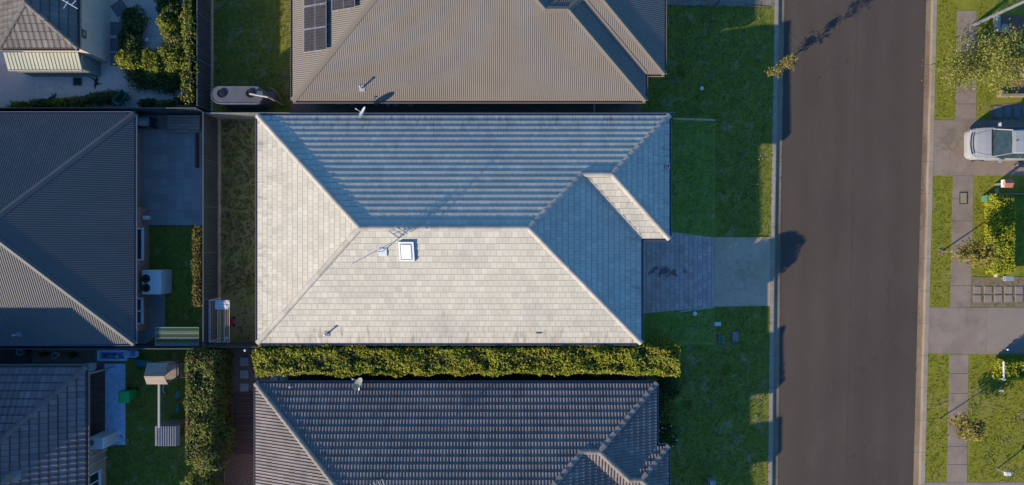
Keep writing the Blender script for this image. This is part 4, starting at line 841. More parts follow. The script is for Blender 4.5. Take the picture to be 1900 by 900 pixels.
# paving sets
def slab(pix_c, w, l, ang, m, name, label, group, parent=None, z=.0, th=.03):
    x, y, z0 = G(*pix_c); m_ = MB(); z0 += z; ca, sa = math.cos(ang), math.sin(ang)
    def r(k, zz): return [(x + a * ca - b * sa, y + a * sa + b * ca, zz) for a, b in ((-w / 2 + k, -l / 2 + k), (w / 2 - k, -l / 2 + k), (w / 2 - k, l / 2 - k), (-w / 2 + k, l / 2 - k))]
    m_.loft([r(0, z0 - .02), r(0, z0 + th - .006), r(.006, z0 + th)]); o = build(name, m_, m); tag(o, label, 'paver', group); return o
X['flag'] = mat('bluestone_flag', (.15, .15, .16), (.19, .19, .2), 3, .8, .3, 30)
X['flag_l'] = mat('pale_concrete_paver', (.42, .4, .37), (.52, .5, .46), 3, .9, .3, 30)
for i, (x, y, a, w) in enumerate([(222, 15, .6, .75), (217, 53, 0, .72), (217, 83, 0, .72), (217, 110, 0, .72)]):
    slab((x, y), w, w, a, X['flag'], 'stepping_stone', ['turned square stepping stone nearest the top edge in the gravel', 'first straight stepping stone below the turned one in the gravel', 'second straight stepping stone below the turned one in the gravel', 'third and lowest straight stepping stone in the gravel'][i], 'stepping stones beside the brown wall')
for x, y, l in ((453.5, 671, 'square paver highest in the mulch left of the long hedge'), (453.5, 694.5, 'square paver in the middle of the column left of the long hedge'), (453.5, 719, 'square paver lowest in the column left of the long hedge'), (480, 695, 'square paver carrying a dark blue ball'), (509, 698, 'paver half hidden below the long hedge, next to the ball paver'), (527, 698, 'paver half hidden below the long hedge, second right of the ball paver'), (481, 718, 'paver at the upper left corner of the charcoal roof')):
    slab((x, y), .46, .46, 0, X['flag_l'], 'paver', l, 'pavers around the left end of the long hedge', z=.01)
k = 0
for yy, nm_ in ((538, 'upper'), (554, 'lower')):
    for j, xx in enumerate((1813, 1832.5, 1851.5, 1870.5, 1890)):
        slab((xx, yy), .43, .40, random.uniform(-.05, .05), X['conc'], 'paver', 'square paver, %s of the %s row in the tan mulch bed' % (['first', 'second', 'third', 'fourth', 'fifth'][j], nm_), 'pavers in the tan mulch bed', z=.02)
for j, xx in enumerate((1852, 1869, 1886, 1903)):
    slab((xx, 207), .4, .62, 0, X['flag'], 'paver', 'long slate paver, %s of the shaded row above the white car' % ['first', 'second', 'third', 'fourth'][j], 'slate pavers above the white car', z=.02)
# round and square stones along the strip above the cream roof
for j, (xx, rr) in enumerate(((653, .17), (699, .18), (710, .12), (720.5, .17), (734, .18), (761.5, .17))):
    x, y, z = G(xx, 190.5 + (1.5 if j > 2 else 0)); m_ = MB(); m_.lathe(x, y, [(rr, z), (rr * 1.02, z + .05), (rr * .93, z + .07), (rr * .25, z + .075), (.01, z + .078)], 20)
    tag(build('round_stone', m_, X['flag_l']), 'round pale stone, %s from the left in the mulch strip under the taupe eave' % ['first', 'second', 'third', 'fourth', 'fifth', 'sixth'][j], 'stone', 'round stones under the taupe eave')
for j, (xx, w) in enumerate(((668, .38), (683, .38), (747, .4), (777, .5))):
    slab((xx, 191.5), w, .3, 0, X['flag'], 'square_stone', 'square grey stone, %s from the left in the mulch strip under the taupe eave' % ['first', 'second', 'third', 'fourth'][j], 'square stones under the taupe eave', z=.01)
m_ = MB(); x, y, z = G(1102, 200); m_.tube([(x, y + .45, .15), (x, y - .35, .15)], .05, 8); tag(build('pale_pipe', m_, X['offwhite']), 'short pale pipe crossing the mulch strip between the taupe and cream roofs', 'pipe')
f = thing('metal_surround', G(635, 191), 'empty rectangular metal frame in the mulch strip left of the round stones', 'metal frame'); x, y, z = G(635, 191)
for a, b, nm_ in (((x - .28, y - .12), (x + .28, y - .12), 'rim'), ((x - .28, y + .12), (x + .28, y + .12), 'rim'), ((x - .28, y - .12), (x - .28, y + .12), 'rim'), ((x + .28, y - .12), (x + .28, y + .12), 'rim')):
    m_ = MB(); m_.tube([(*a, .2), (*b, .2)], .015, 6); m_.tube([(*a, 0), (*a, .2)], .015, 6); build('rim_bar', m_, X['offwhite'], f)
# covers, lids and lights
def cover(px, py, w, l, m, label, name='pit_lid', rim=None, h=.03, cat='cover'):
    x, y, z = G(px, py); r = thing(name, (x, y, z), label, cat); m_ = MB(); m_.bbox(x - w / 2, y - l / 2, z, x + w / 2, y + l / 2, z + h, .01); build('lid', m_, m, r); t = .05; m_ = MB()
    for a in ((-w / 2 - t, -l / 2 - t, w / 2 + t, -l / 2), (-w / 2 - t, l / 2, w / 2 + t, l / 2 + t), (-w / 2 - t, -l / 2, -w / 2, l / 2), (w / 2, -l / 2, w / 2 + t, l / 2)): m_.box(x + a[0], y + a[1], z, x + a[2], y + a[3], z + h * .8)
    build('surround', m_, rim or X['grey'], r)
cover(1364.5, 624.5, .36, .58, X['pink_lid'], 'pinkish rectangular pit lid in the shaded lawn right of the green meter cover', rim=X['dirt'])
cover(1338, 629.5, .2, .32, X['green_box_dk'], 'small dark green meter cover on the lawn beside the pinkish pit lid', 'meter_cover', h=.08)
cover(1331, 601, .26, .12, X['offwhite'], 'small white meter box at the edge of the driveway crossing lawn', 'meter_cover', X['offwhite'], h=.1)
cover(1787.5, 367.5, .36, .6, X['tan_lid'], 'tan pit lid with a dark rim set into the footpath below the white car', rim=X['dark'])
cover(144, 151.5, .42, .38, X['dark'], 'square black drain grate in the gravel below the shed', 'drain_cover', rim=X['grey'], cat='drain')
def sol(px, py, label, r=.11, h=.28, m=None):
    x, y, z = W(px, py, gz(G(px, py)[0]) + h); z0 = gz(x); t = thing('garden_light', (x, y, z0), label, 'garden light'); m_ = MB(); m_.cyl(x, y, z0, z0 + h, .025, n=8); build('stake', m_, X['grey'], t)
    m_ = MB(); m_.lathe(x, y, [(r * .6, z0 + h - .04), (r, z0 + h), (r * .85, z0 + h + .05), (r * .3, z0 + h + .08), (.01, z0 + h + .085)], 18); build('cap', m_, m or X['white'], t, smooth=True)
sol(1289, 582, 'round white garden light on the grass below the paved driveway', .12); sol(1302, 164, 'round white garden light alone on the shaded lawn right of the taupe roof', .11)
sol(272, 74, 'white garden light in the gravel inside the curved bed', .13, .2); sol(1870, 648.5, 'tiny white garden light on the concrete right of the lower driveway crossing', .06, .25); sol(909 if 0 else 455, 650, 'small round pale light on the fence left of the long hedge', .07, 1.85)
sol(1887, 307, 'small white garden light on the paving in front of the white car', .06, .3)
# ================================================================== TREES, STREET FURNITURE
b = G(1412, 150)
tree('young_street_tree', b[:2], None, 2.75, .38, 620, .11, X['leaf_olive'], 'young sparse street tree leaning over the west kerb beside the road', 'street trees', lean=(.75, .55), nb=9, trunk_r=.03, low=.3, clus=.11)
b = G(1747, 466)
tree('young_street_tree', b[:2], None, 2.7, .85, 1500, .15, X['leaf_olive'], 'young street tree with an olive crown over the footpath left of the lime hedge', 'street trees', lean=(.55, -.1), nb=11, trunk_r=.035, low=.5, clus=.2)
m_ = MB(); q = G(1746, 468); m_.prism([(q[0] + .2 * math.cos(a), q[1] + .24 * math.sin(a)) for a in (0.5, 2.2, 3.4, 5.2)], -.8, -.76); tag(build('mulch_mound', m_, X['mulch_tan']), 'small bare mulch patch at the foot of the tree beside the lime hedge', 'mulch')
b = G(1742, 777)
tree('young_street_tree', b[:2], None, 2.3, .8, 1100, .16, X['leaf_olive'], 'young sparse street tree over the footpath in the lower right', 'street trees', lean=(.75, -.1), nb=10, trunk_r=.03, low=.4, clus=.17)
b = G(1790, 130)
tree('street_tree', M(1806, 125), None, 3.6, 1.9, 9500, .105, X['leaf_tree'], 'leafy pale green tree spreading over the footpath in the upper right', 'street trees', lean=(.2, -.2), nb=26, trunk_r=.07, low=.3, clus=.33)
b = G(1765, 165)
tree('street_tree', M(1762, 138), None, 2.4, 1.1, 3000, .105, X['leaf_tree'], 'smaller pale green tree nearest the east kerb in the upper right', 'street trees', lean=(-.1, -.1), nb=12, trunk_r=.05, low=.35, clus=.33)
b = G(1780, 95)
tree('bare_shrub', M(1788, 92), None, 1.6, 1.3, 700, .08, X['leaf_tree'], 'bare twiggy pale shrub above the leafy tree in the upper right', 'street trees', lean=(-.3, -.3), nb=34, trunk_r=.035, barkm=X['bark_pale'], low=.1, clus=.2)
b = G(1900, 110)
tree('garden_tree', M(1888, 90), None, 2.6, .95, 2600, .15, X['leaf_mid'], 'mid-green small tree in the red mulch bed at the right edge', 'street trees', lean=(.2, 0), nb=14, trunk_r=.04, low=.3, clus=.3)
# light pole (top outside the frame)
b = G(1808, 46); lp = thing('light_pole', b, 'tall grey light pole in the upper right, its upper end leaving the view', 'light pole')
m_ = MB(); m_.tube([(b[0], b[1], -.85), (b[0], b[1], 2), (b[0], b[1], 8)], [.11, .09, .06], 12); pl = build('pole', m_, X['grey'], lp, smooth=True)
m_ = MB(); m_.tube([(b[0], b[1], 7.9), (b[0] - .6, b[1] - .1, 8.4), (b[0] - 1.6, b[1] - .15, 8.5)], [.05, .04, .035], 8); build('arm', m_, X['lightgrey'], lp)
m_ = MB(); m_.bbox(b[0] - 2.2, b[1] - .3, 8.43, b[0] - 1.6, b[1] - .02, 8.55, .03); build('lamp_head', m_, X['grey'], lp)
# raised white edging and ring in the upper right garden
m_ = MB(); a = G(1851, 178); m_.bbox(a[0] - .03, a[1] - .09, -.8, a[0] + 1.5, a[1] + .09, -.5, .02); m_.bbox(a[0] + .02, a[1] - .1 + .2, -.8, a[0] + .2, a[1] + .3, -.52, .02)
tag(build('garden_edging', m_, X['conc2']), 'low pale block edging at the bottom of the red mulch bed', 'edging')
m_ = MB(); a = G(1905, 132); n_ = 28
for k in range(n_):
    t0, t1 = 2 * math.pi * k / n_, 2 * math.pi * (k + .93) / n_
    m_.prism([(a[0] + r * math.cos(t), a[1] + r * math.sin(t)) for r, t in ((.42, t0), (.42, t1), (.3, t1), (.3, t0))][::-1], -.8, -.6)
tag(build('planter_ring', m_, X['pink_lid'] if 0 else X['plinth']), 'round pinkish stone ring round a plant at the right edge', 'planter')
m_ = MB(); a = G(1846, 32); c_ = G(1846, 60); m_.bbox(a[0] - .09, c_[1], -.8, a[0] + .09, a[1], -.45, .02); tag(build('garden_wall', m_, X['creamwall']), 'short upright pale wall piece beside the light pole', 'wall')
m_ = MB(); a = G(1857, 55); m_.lathe(a[0], a[1], [(.16, -.8), (.22, -.45), (.2, -.42), (.15, -.43), (.02, -.5)], 18); tag(build('flower_pot', m_, X['creamwall'], smooth=True), 'pale round pot on the red mulch beside the short wall piece', 'pot')
m_ = MB(); a = G(1846.3, 350); c_ = G(1845.0, 514); m_.loft([[(a[0] - .04, a[1], -.8), (a[0] + .04, a[1], -.8), (c_[0] + .04, c_[1], -.8), (c_[0] - .04, c_[1], -.8)], [(a[0] - .04, a[1], -.55), (a[0] + .04, a[1], -.55), (c_[0] + .04, c_[1], -.55), (c_[0] - .04, c_[1], -.55)]])
tag(build('garden_border', m_, X['creamwall']), 'thin pale border strip along the left side of the lime hedge', 'border')
m_ = MB(); a = G(1850, 361); m_.bbox(a[0], a[1] - .0, -.8, a[0] + 3, a[1] + .07, -.62, .01); tag(build('garden_border', m_, X['conc']), 'short pale border at the top end of the lime hedge', 'border')
# utility box, red mailbox and others
x, y, z = G(1832, 369); ub = thing('utility_box', (x, y, z), 'low green utility box on the verge left of the lime hedge', 'utility box'); m_ = MB(); m_.bbox(x - .34, y - .17, z, x + .34, y + .17, z + .42, .03); build('cabinet', m_, X['green_box'], ub); m_ = MB(); m_.bbox(x - .37, y - .2, z + .42, x + .37, y + .2, z + .47, .02); build('lid', m_, X['green_box'], ub)
def mailbox(px, py, label, w, l, h, pole, m, mr=None, roof=False, slot=True, base_w=.06):
    x, y, z = G(px, py); t = thing('letterbox', (x, y, z), label, 'letterbox'); m_ = MB(); m_.box(x - base_w / 2, y - base_w / 2, z - .02, x + base_w / 2, y + base_w / 2, z + pole); build('post', m_, X['grey'], t)
    m_ = MB(); m_.bbox(x - w / 2, y - l / 2, z + pole, x + w / 2, y + l / 2, z + pole + h, .01); bx = build('box', m_, m, t)
    if roof:
        m_ = MB(); o = .04; A = [(x - w / 2 - o, y - l / 2 - o), (x + w / 2 + o, y - l / 2 - o), (x + w / 2 + o, y + l / 2 + o), (x - w / 2 - o, y + l / 2 + o)]; zt = z + pole + h
        m_.face([(*A[0], zt), (*A[1], zt), (x + w / 2 + o, y, zt + .14), (x - w / 2 - o, y, zt + .14)]); m_.face([(*A[2], zt), (*A[3], zt), (x - w / 2 - o, y, zt + .14), (x + w / 2 + o, y, zt + .14)])
        m_.face([(*A[1], zt), (*A[2], zt), (x + w / 2 + o, y, zt + .14)]); m_.face([(*A[3], zt), (*A[0], zt), (x - w / 2 - o, y, zt + .14)]); build('roof', m_, mr or m, t)
    m_ = MB(); m_.box(x - w / 2 - .006, y - l * .3, z + pole + h * .6, x - w / 2 - .001, y + l * .3, z + pole + h * .6 + .035); build('slot', m_, X['dark'], t)
    return t
mailbox(1846, 343, 'red-roofed letterbox with a pale side beside the green utility box', .38, .42, .32, .75, X['offwhite'], X['red'], True, base_w=.12)
mailbox(1850, 870, 'small white letterbox on a thin post on the sunny lawn, lower right', .3, .2, .16, .75, X['offwhite'])
mailbox(1848, 722, 'tiny white letterbox just below the low lime hedge', .26, .1, .1, .35, X['offwhite'])
mailbox(1857, 516, 'pale blue-grey letterbox at the top of the tan mulch bed', .5, .26, .2, .5, X['lightgrey'])
mailbox(1330, 11, 'dark grey letterbox at the lawn edge of the top driveway', .3, .26, .3, .8, X['grey'], base_w=.2)
mailbox(1314, 889, 'pale brick-shaped letterbox on the lawn near the bottom edge', .3, .34, .3, .6, X['lightgrey'], base_w=.26)
x, y, z = G(1841, 698); ps = thing('gate_post', (x, y, z), 'slim white post with a timber base at the end of the low lime hedge', 'post'); m_ = MB(); m_.box(x - .05, y - .05, z, x + .05, y + .05, z + 1.0); build('post', m_, X['offwhite'], ps); m_ = MB(); m_.bbox(x + .05, y - .08, z, x + .5, y + .1, z + .12, .01); build('step', m_, X['timber'], ps); m_ = MB(); m_.box(x - .02, y + .05, z + .86, x + .04, y + 1.0, z + .95); build('top_rail', m_, X['offwhite'], ps)
# ================================================================== WATER TANK
zt = 1.75; a = W(391, 192.5, zt); b = W(489, 159.5, zt); cy_ = (a[1] + b[1]) / 2; r = abs(b[1] - a[1]) / 2; xa, xb = a[0] + r, b[0] - r
def stad(k, z, n=12): return [(xb + (r - k) * math.cos(t), cy_ + (r - k) * math.sin(t), z) for t in np.linspace(-math.pi / 2, math.pi / 2, n)] + [(xa + (r - k) * math.cos(t), cy_ + (r - k) * math.sin(t), z) for t in np.linspace(math.pi / 2, 3 * math.pi / 2, n)]
tk = thing('water_tank', ((xa + xb) / 2, cy_, 0), 'long round-ended grey water tank in the bottom left corner of the top lawn', 'water tank')
rg = [stad(0, 0)]; z = .05
while z < zt - .1: rg += [stad(0, z), stad(.012, z + .04)]; z += .08
m_ = MB(); m_.loft(rg + [stad(0, zt - .05), stad(.01, zt), stad(.035, zt + .01), stad(.05, zt - .015)]); build('body', m_, X['tank'], tk)
for px_ in (411, 464):
    q = W(px_, 174, zt); m_ = MB(); m_.lathe(q[0], q[1], [(.23, zt - .02), (.23, zt + .05), (.19, zt + .06), (.18, zt + .02), (.05, zt + .035), (.01, zt + .04)], 24); build('strainer_lid', m_, X['dark'], tk)
q0 = W(464, 174, zt + .15); q1 = W(497, 180, 2.0); m_ = MB(); m_.tube([(q0[0], q0[1], zt + .0), (q0[0], q0[1], zt + .16), (q1[0], q1[1], 2.0), (q1[0] + .15, q1[1] - .05, 1.7), (q1[0] + .15, q1[1] - .05, .05)], .05, 10); build('inlet_pipe', m_, X['creamwall'], tk)
q = G(508, 178); m_ = MB(); m_.bbox(q[0] - .18, q[1] - .2, 0, q[0] + .18, q[1] + .15, .45, .04); pu = build('pump', m_, X['grey'], tk); m_ = MB(); m_.tube([(q[0] - .3, q[1] + .1, .2), (q[0] + .0, q[1] + .35, .55), (q[0] + .3, q[1] + .1, .4), (q[0] + .45, q[1] - .3, .03)], .035, 8); build('hose', m_, X['timber'], tk)
# ================================================================== PATIO THINGS
x, y, z = G(283, 231); bq = thing('barbecue', (x, y, z), 'covered dark barbecue with a pale grey lid at the top left of the patio', 'barbecue')
m_ = MB(); m_.bbox(x - .5, y - .28, .55, x + .35, y + .28, .82, .03); build('body', m_, X['dark'], bq)
m_ = MB(); m_.loft([[(x - .25, y + s * .24, zz) for s, zz in ((-1, .82), (-.9, 1.0), (0, 1.1), (.9, 1.0), (1, .82))], [(x + .25, y + s * .24, zz) for s, zz in ((-1, .82), (-.9, 1.0), (0, 1.1), (.9, 1.0), (1, .82))]]); build('hood', m_, X['lightgrey'], bq)
m_ = MB(); m_.bbox(x + .36, y - .22, .76, x + .62, y + .22, .8, .01); build('side_shelf', m_, X['dark'], bq)
for sx, sy in ((-1, -1), (1, -1), (-1, 1), (1, 1)): m_ = MB(); m_.box(x - .08 + sx * .38 - .03, y + sy * .22 - .03, 0, x - .08 + sx * .38 + .03, y + sy * .22 + .03, .56); build('leg', m_, X['dark'], bq)
x, y, z = G(343, 231); bn = thing('timber_platform', (x, y, z), 'weathered timber platform in the top right corner of the patio', 'platform')
m_ = MB(); w = 1.0
for k in range(6):
    m_.bbox(x - .9, y - .48 + k * .165, .16, x + .92, y - .335 + k * .165, .2, .006, rnd=random.random())
build('deck_board', m_, X['timber'], bn); m_ = MB(); m_.box(x - .86, y - .44, 0, x + .88, y - .38, .16); build('front_beam', m_, X['timber'], bn); m_ = MB(); m_.box(x - .86, y + .36, 0, x + .88, y + .42, .16); build('back_beam', m_, X['timber'], bn)
m_ = MB(); a = G(367.5, 312); c_ = G(367.5, 248); m_.bbox(a[0] - .05, a[1], .02, a[0] + .05, c_[1], .3, .01); tag(build('timber_beam', m_, X['timber_dk']), 'thin dark beam lying upright along the right edge of the patio', 'beam')
x, y, z = G(274, 404); gm = thing('gas_meter', (x, y, 0), 'white gas meter on the red brick wall at the lower left of the patio', 'meter'); a = W(272, 404, .8); m_ = MB(); m_.bbox(a[0] - .2, a[1] - .11, .6, a[0] + .12, a[1] + .11, .92, .04); build('case', m_, X['offwhite'], gm); m_ = MB(); m_.tube([(a[0] + .1, a[1], .85), (a[0] + .28, a[1] - .02, .7), (a[0] + .2, a[1] - .2, .05)], .02, 6); build('pipe', m_, X['lightgrey'], gm); m_ = MB(); m_.tube([(a[0] - .1, a[1] + .06, 0), (a[0] - .1, a[1] + .06, .65)], .025, 6); build('riser', m_, X['lightgrey'], gm)
a = W(279, 524, 1.35); x, y = a[0], a[1]; ac = thing('heat_pump', (x, y, 0), 'large pale outdoor air conditioner with two black fans against the red brick wall', 'air conditioner')
m_ = MB(); m_.bbox(x - .5, y - .66, .05, x + .52, y + .66, 1.3, .03); cs = build('case', m_, X['offwhite'], ac)
for yy in (.2, -.3):
    m_ = MB(); m_.lathe(x - .26, y + yy, [(.23, 1.29), (.23, 1.33), (.2, 1.335), (.19, 1.31), (.07, 1.315), (.06, 1.34), (.01, 1.345)], 24); fn = build('fan', m_, X['dark'], ac)
    m_ = MB()
    for rr in (.1, .15, .2): m_.lathe(x - .26, y + yy, [(rr - .004, 1.335), (rr - .004, 1.343), (rr + .004, 1.343), (rr + .004, 1.335)], 24)
    build('guard', m_, X['grey'], fn)
sheet('paved_pad', [(277, 546), (306, 546), (306, 612), (268, 640), (252, 640), (252, 612), (277, 605)], .01, X['slate'], .04)
# ================================================================== CLOTHESLINES
def clothesline(pix, z, label, along, n, m, legs, colours=None):
    x0, y0, x1, y1 = pix; a = W(x0, y1, z); b = W(x1, y0, z); xa, ya, xb, yb = a[0], a[1], b[0], b[1]
    t = thing('clothesline', ((xa + xb) / 2, (ya + yb) / 2, 0), label, 'clothesline'); m_ = MB(); m_.tube([(xa, ya, z), (xb, ya, z), (xb, yb, z), (xa, yb, z), (xa, ya, z)], .02, 6); build('frame', m_, m, t)
    for k in range(n):
        f = (k + 1) / (n + 1); m_ = MB()
        if along == 'x': m_.tube([(xa, ya + (yb - ya) * f, z + .01), (xb, ya + (yb - ya) * f, z + .01)], .013, 4)
        else: m_.tube([(xa + (xb - xa) * f, ya, z + .01), (xa + (xb - xa) * f, yb, z + .01)], .013, 4)
        build('line', m_, colours[k % len(colours)], t)
    for lx_, ly_ in legs: m_ = MB(); m_.tube([(xa + (xb - xa) * lx_, ya + (yb - ya) * ly_, 0), (xa + (xb - xa) * lx_, ya + (yb - ya) * ly_, z)], .025, 6); build('leg', m_, m, t)
    return t, (xa, ya, xb, yb)
X['wire_g'] = mat('green_line', (.12, .3, .15), None, 1, .6); X['wire_o'] = mat('orange_line', (.7, .32, .16), None, 1, .6); X['wire_w'] = mat('white_line', (.75, .75, .75), None, 1, .6)
clothesline((288.5, 607.5, 369, 641), 1.5, 'pale framed clothesline of horizontal lines left of the side yard fence', 'x', 12, X['lightgrey'], ((0, .0), (1, 0)), [X['wire_w'], X['wire_o'], X['wire_g'], X['wire_g']])
cl2, (xa, ya, xb, yb) = clothesline((388, 557.5, 425.5, 634.5), 1.5, 'blue-white framed clothesline with coloured lines in the weedy side yard', 'y', 11, X['white'], ((0, 0), (0, 1)), [X['wire_w'], X['wire_o'], X['wire_o'], X['wire_g']])
a = W(399, 574, 1.53); b = W(426, 557, 1.53); m_ = MB(); nx, ny = 9, 7
gr = [[(a[0] + (b[0] - a[0]) * i / nx, a[1] + (b[1] - a[1]) * j / ny, 1.53 + .012 * math.sin(i * 1.7 + j) + .01 * math.cos(j * 2.3)) for i in range(nx + 1)] for j in range(ny + 1)]
for j in range(ny):
    for i in range(nx):
        q = [gr[j][i], gr[j][i + 1], gr[j + 1][i + 1], gr[j + 1][i]]; m_.face(q); m_.face([(p[0], p[1], p[2] - .02) for p in reversed(q)])
tag(build('towel', m_, X['towel'], smooth=True), 'pale folded towel lying over the top end of the side yard clothesline', 'towel')
a = W(419, 628, 1.35); m_ = MB(); m_.lathe(a[0], a[1], [(.08, 1.22), (.1, 1.4), (.09, 1.4), (.07, 1.24), (.01, 1.235)], 16); m_.tube([(a[0] - .1, a[1], 1.38), (a[0], a[1], 1.52), (a[0] + .1, a[1], 1.38)], .008, 5); tag(build('peg_bucket', m_, X['white']), 'small white peg bucket hanging in the lower end of the side yard clothesline', 'bucket')
x, y, z = G(431, 596); sc = thing('toy_scooter', (x, y, z), 'small pink and black toy on the ground right of the side yard clothesline', 'toy'); m_ = MB(); m_.loft([[(x - .12 + .04 * k, y - .22 + .1 * abs(k - 2) * .3, .1), (x + .12 - .02 * k, y - .2, .1), (x + .12, y + .2, .1 + .05 * k), (x - .1, y + .22, .1 + .05 * k)] for k in range(3)]); build('body', m_, X['pink'], sc)
for dx, dy in ((.14, -.2), (.14, .2), (-.1, 0)): m_ = MB(); m_.tube([(x + dx - .02, y + dy, .07), (x + dx + .03, y + dy, .07)], .07, 12); build('wheel', m_, X['black'], sc)
# ================================================================== PLAY LAWN THINGS
sheet('timber_deck', [(150, 684), (196, 684), (196, 812), (150, 812)], .12, X['timber_dk'], .12, kind=None)
dk = bpy.data.objects['timber_deck']; tag(dk, 'dark brown timber deck between the lower left house and the blue mat', 'deck')
dk2 = MB(); a = G(437, 842); b = G(478, 730); y = a[1]
dkr = thing('boardwalk', (a[0], a[1], 0), 'dark reddish boardwalk left of the charcoal roll-tiled roof', 'boardwalk')
while y < b[1]: dk2.bbox(a[0], y, .02, b[0] + .5, y + .125, .09, .006, rnd=random.random()); y += .14
build('boards', dk2, X['timber_dk'], dkr)
x, y = G(214, 750)[:2]; nx, ny = 14, 42; w_, l_ = 1.16, 4.55; m_ = MB()
gg = [[(x - w_ / 2 + w_ * i / nx + .012 * math.sin(j * .9) * (i in (0, nx)), y - l_ / 2 + l_ * j / ny, .02 + .022 * (lump(i * .45, j * .4) + 1) * .6) for i in range(nx + 1)] for j in range(ny + 1)]
for j in range(ny):
    for i in range(nx): m_.face([gg[j][i], gg[j][i + 1], gg[j + 1][i + 1], gg[j + 1][i]])
m_.prism([(x - w_ / 2 + .01, y - l_ / 2 + .01), (x + w_ / 2 - .01, y - l_ / 2 + .01), (x + w_ / 2 - .01, y + l_ / 2 - .01), (x - w_ / 2 + .01, y + l_ / 2 - .01)], .001, .015)
tag(build('ground_mat', m_, X['mattex'], smooth=False), 'long crinkled blue mat laid on the play lawn beside the deck', 'mat')
a = W(229.5, 736, 1.0); x, y = a[0], a[1]; wb = thing('wheelie_bin', (x, y, 0), 'bright green wheelie bin standing on the blue mat', 'bin')
m_ = MB(); m_.loft([[(x - .2, y - .24, .06), (x + .2, y - .24, .06), (x + .2, y + .2, .06), (x - .2, y + .2, .06)], [(x - .28, y - .32, .95), (x + .27, y - .32, .95), (x + .27, y + .27, .95), (x - .28, y + .27, .95)]]); build('body', m_, X['green_bin'], wb)
m_ = MB(); m_.loft([[(x - .3, y - .34, .95), (x + .29, y - .34, .95), (x + .29, y + .3, .95), (x - .3, y + .3, .95)], [(x - .3, y - .34, .99), (x + .29, y - .34, .99), (x + .29, y + .3, .99), (x - .3, y + .3, .99)], [(x - .22, y - .26, 1.03), (x + .21, y - .26, 1.03), (x + .21, y + .24, 1.04), (x - .22, y + .24, 1.04)]]); build('lid', m_, X['green_bin'], wb)
m_ = MB(); m_.tube([(x - .2, y + .35, .93), (x + .2, y + .35, .93)], .02, 8); build('handle', m_, X['dark'], wb)
for sx in (-1, 1): m_ = MB(); m_.tube([(x + sx * .24, y + .24, .1), (x + sx * .28, y + .24, .1)], .1, 16); build('wheel', m_, X['black'], wb)
x, y, z = G(216.5, 807); m_ = MB(); m_.lathe(x, y, [(.12 * math.sin(t), .16 - .12 * math.cos(t)) for t in np.linspace(.05, 3.09, 11)], 18); tag(build('ball', m_, X['grey'], smooth=True), 'dark grey ball on the lower end of the blue mat', 'ball')
x, y, z = G(481, 698); m_ = MB(); m_.lathe(x + .05, y, [(.12 * math.sin(t), .16 - .12 * math.cos(t)) for t in np.linspace(.05, 3.09, 11)], 18); tag(build('ball', m_, mat('navy_ball', (.01, .02, .12), None, 1, .5), smooth=True), 'dark blue ball on a square paver at the left end of the long hedge', 'ball')
# sand tray and toy car
x, y, z = G(213, 658); sp_ = thing('water_play_tray', (x, y, 0), 'long pale blue play tray full of toys beside the fence above the blue mat', 'toy tray')
w, l = .8, .27; m_ = MB(); m_.loft([[(x - w, y - l, 0), (x + w, y - l, 0), (x + w, y + l, 0), (x - w, y + l, 0)], [(x - w - .03, y - l - .03, .28), (x + w + .03, y - l - .03, .28), (x + w + .03, y + l + .03, .28), (x - w - .03, y + l + .03, .28)], [(x - w + .1, y - l + .08, .28), (x + w - .1, y - l + .08, .28), (x + w - .1, y + l - .08, .28), (x - w + .1, y + l - .08, .28)], [(x - w + .14, y - l + .1, .1), (x + w - .14, y - l + .1, .1), (x + w - .14, y + l - .1, .1), (x - w + .14, y + l - .1, .1)]]); build('tub', m_, mat('pale_blue_plastic', (.45, .58, .7), (.52, .64, .76), 3, .5), sp_)
m_ = MB(); m_.prism([(x - w + .13, y - l + .1), (x + w - .13, y - l + .1), (x + w - .13, y + l - .1), (x - w + .13, y + l - .1)], .15, .2); build('filling', m_, X['blue'], sp_)
for k, (cn, cm) in enumerate((('black', 'dark'), ('coral red', 'red'), ('strong blue', 'blue'), ('brown', 'mulch_red'), ('white', 'offwhite'), ('bright green', 'green_bin'))):
    xx = x - .42 + .17 * k; yy = y + random.uniform(-.08, .1); m_ = MB(); r_ = random.uniform(.05, .08); m_.lathe(xx, yy, [(r_, .2), (r_ * 1.1, .27), (r_ * .6, .3), (.005, .31)], 8); tag(build('small_toy', m_, X[cm]), 'small round %s toy lying in the pale blue play tray' % cn, 'toy', 'toys in the play tray')
x, y, z = G(247, 655); tc = thing('ride_on_car', (x, y, 0), 'pale blue and white ride-on toy car right of the play tray', 'toy car')
m_ = MB(); m_.loft([[(x + a_, y + s * w_, zz) for s, zz in ((-1, .08), (-1, h_ * .8), (-.7, h_), (.7, h_), (1, h_ * .8), (1, .08))] for a_, w_, h_ in ((-.44, .12, .2), (-.36, .2, .3), (0, .22, .28), (.3, .22, .34), (.44, .16, .26))]); build('body', m_, mat('toy_car_shell', (.4, .48, .55), None, 2, .4), tc)
m_ = MB(); m_.bbox(x + .05, y - .13, .3, x + .3, y + .13, .4, .03); build('seat', m_, X['blue'], tc)
for sx in (-.28, .28):
    for sy in (-.22, .22): m_ = MB(); m_.tube([(x + sx, y + sy - .03, .1), (x + sx, y + sy + .03, .1)], .1, 14); build('wheel', m_, X['black'], tc)
x, y, z = G(173, 679); wbx = thing('storage_box', (x, y, 0), 'white box at the top left corner of the timber deck', 'box'); m_ = MB(); m_.bbox(x - .19, y - .2, .0, x + .19, y + .2, .35, .02); build('body', m_, X['offwhite'], wbx); m_ = MB(); m_.bbox(x - .21, y - .22, .35, x + .21, y + .22, .39, .01); build('lid', m_, X['offwhite'], wbx)
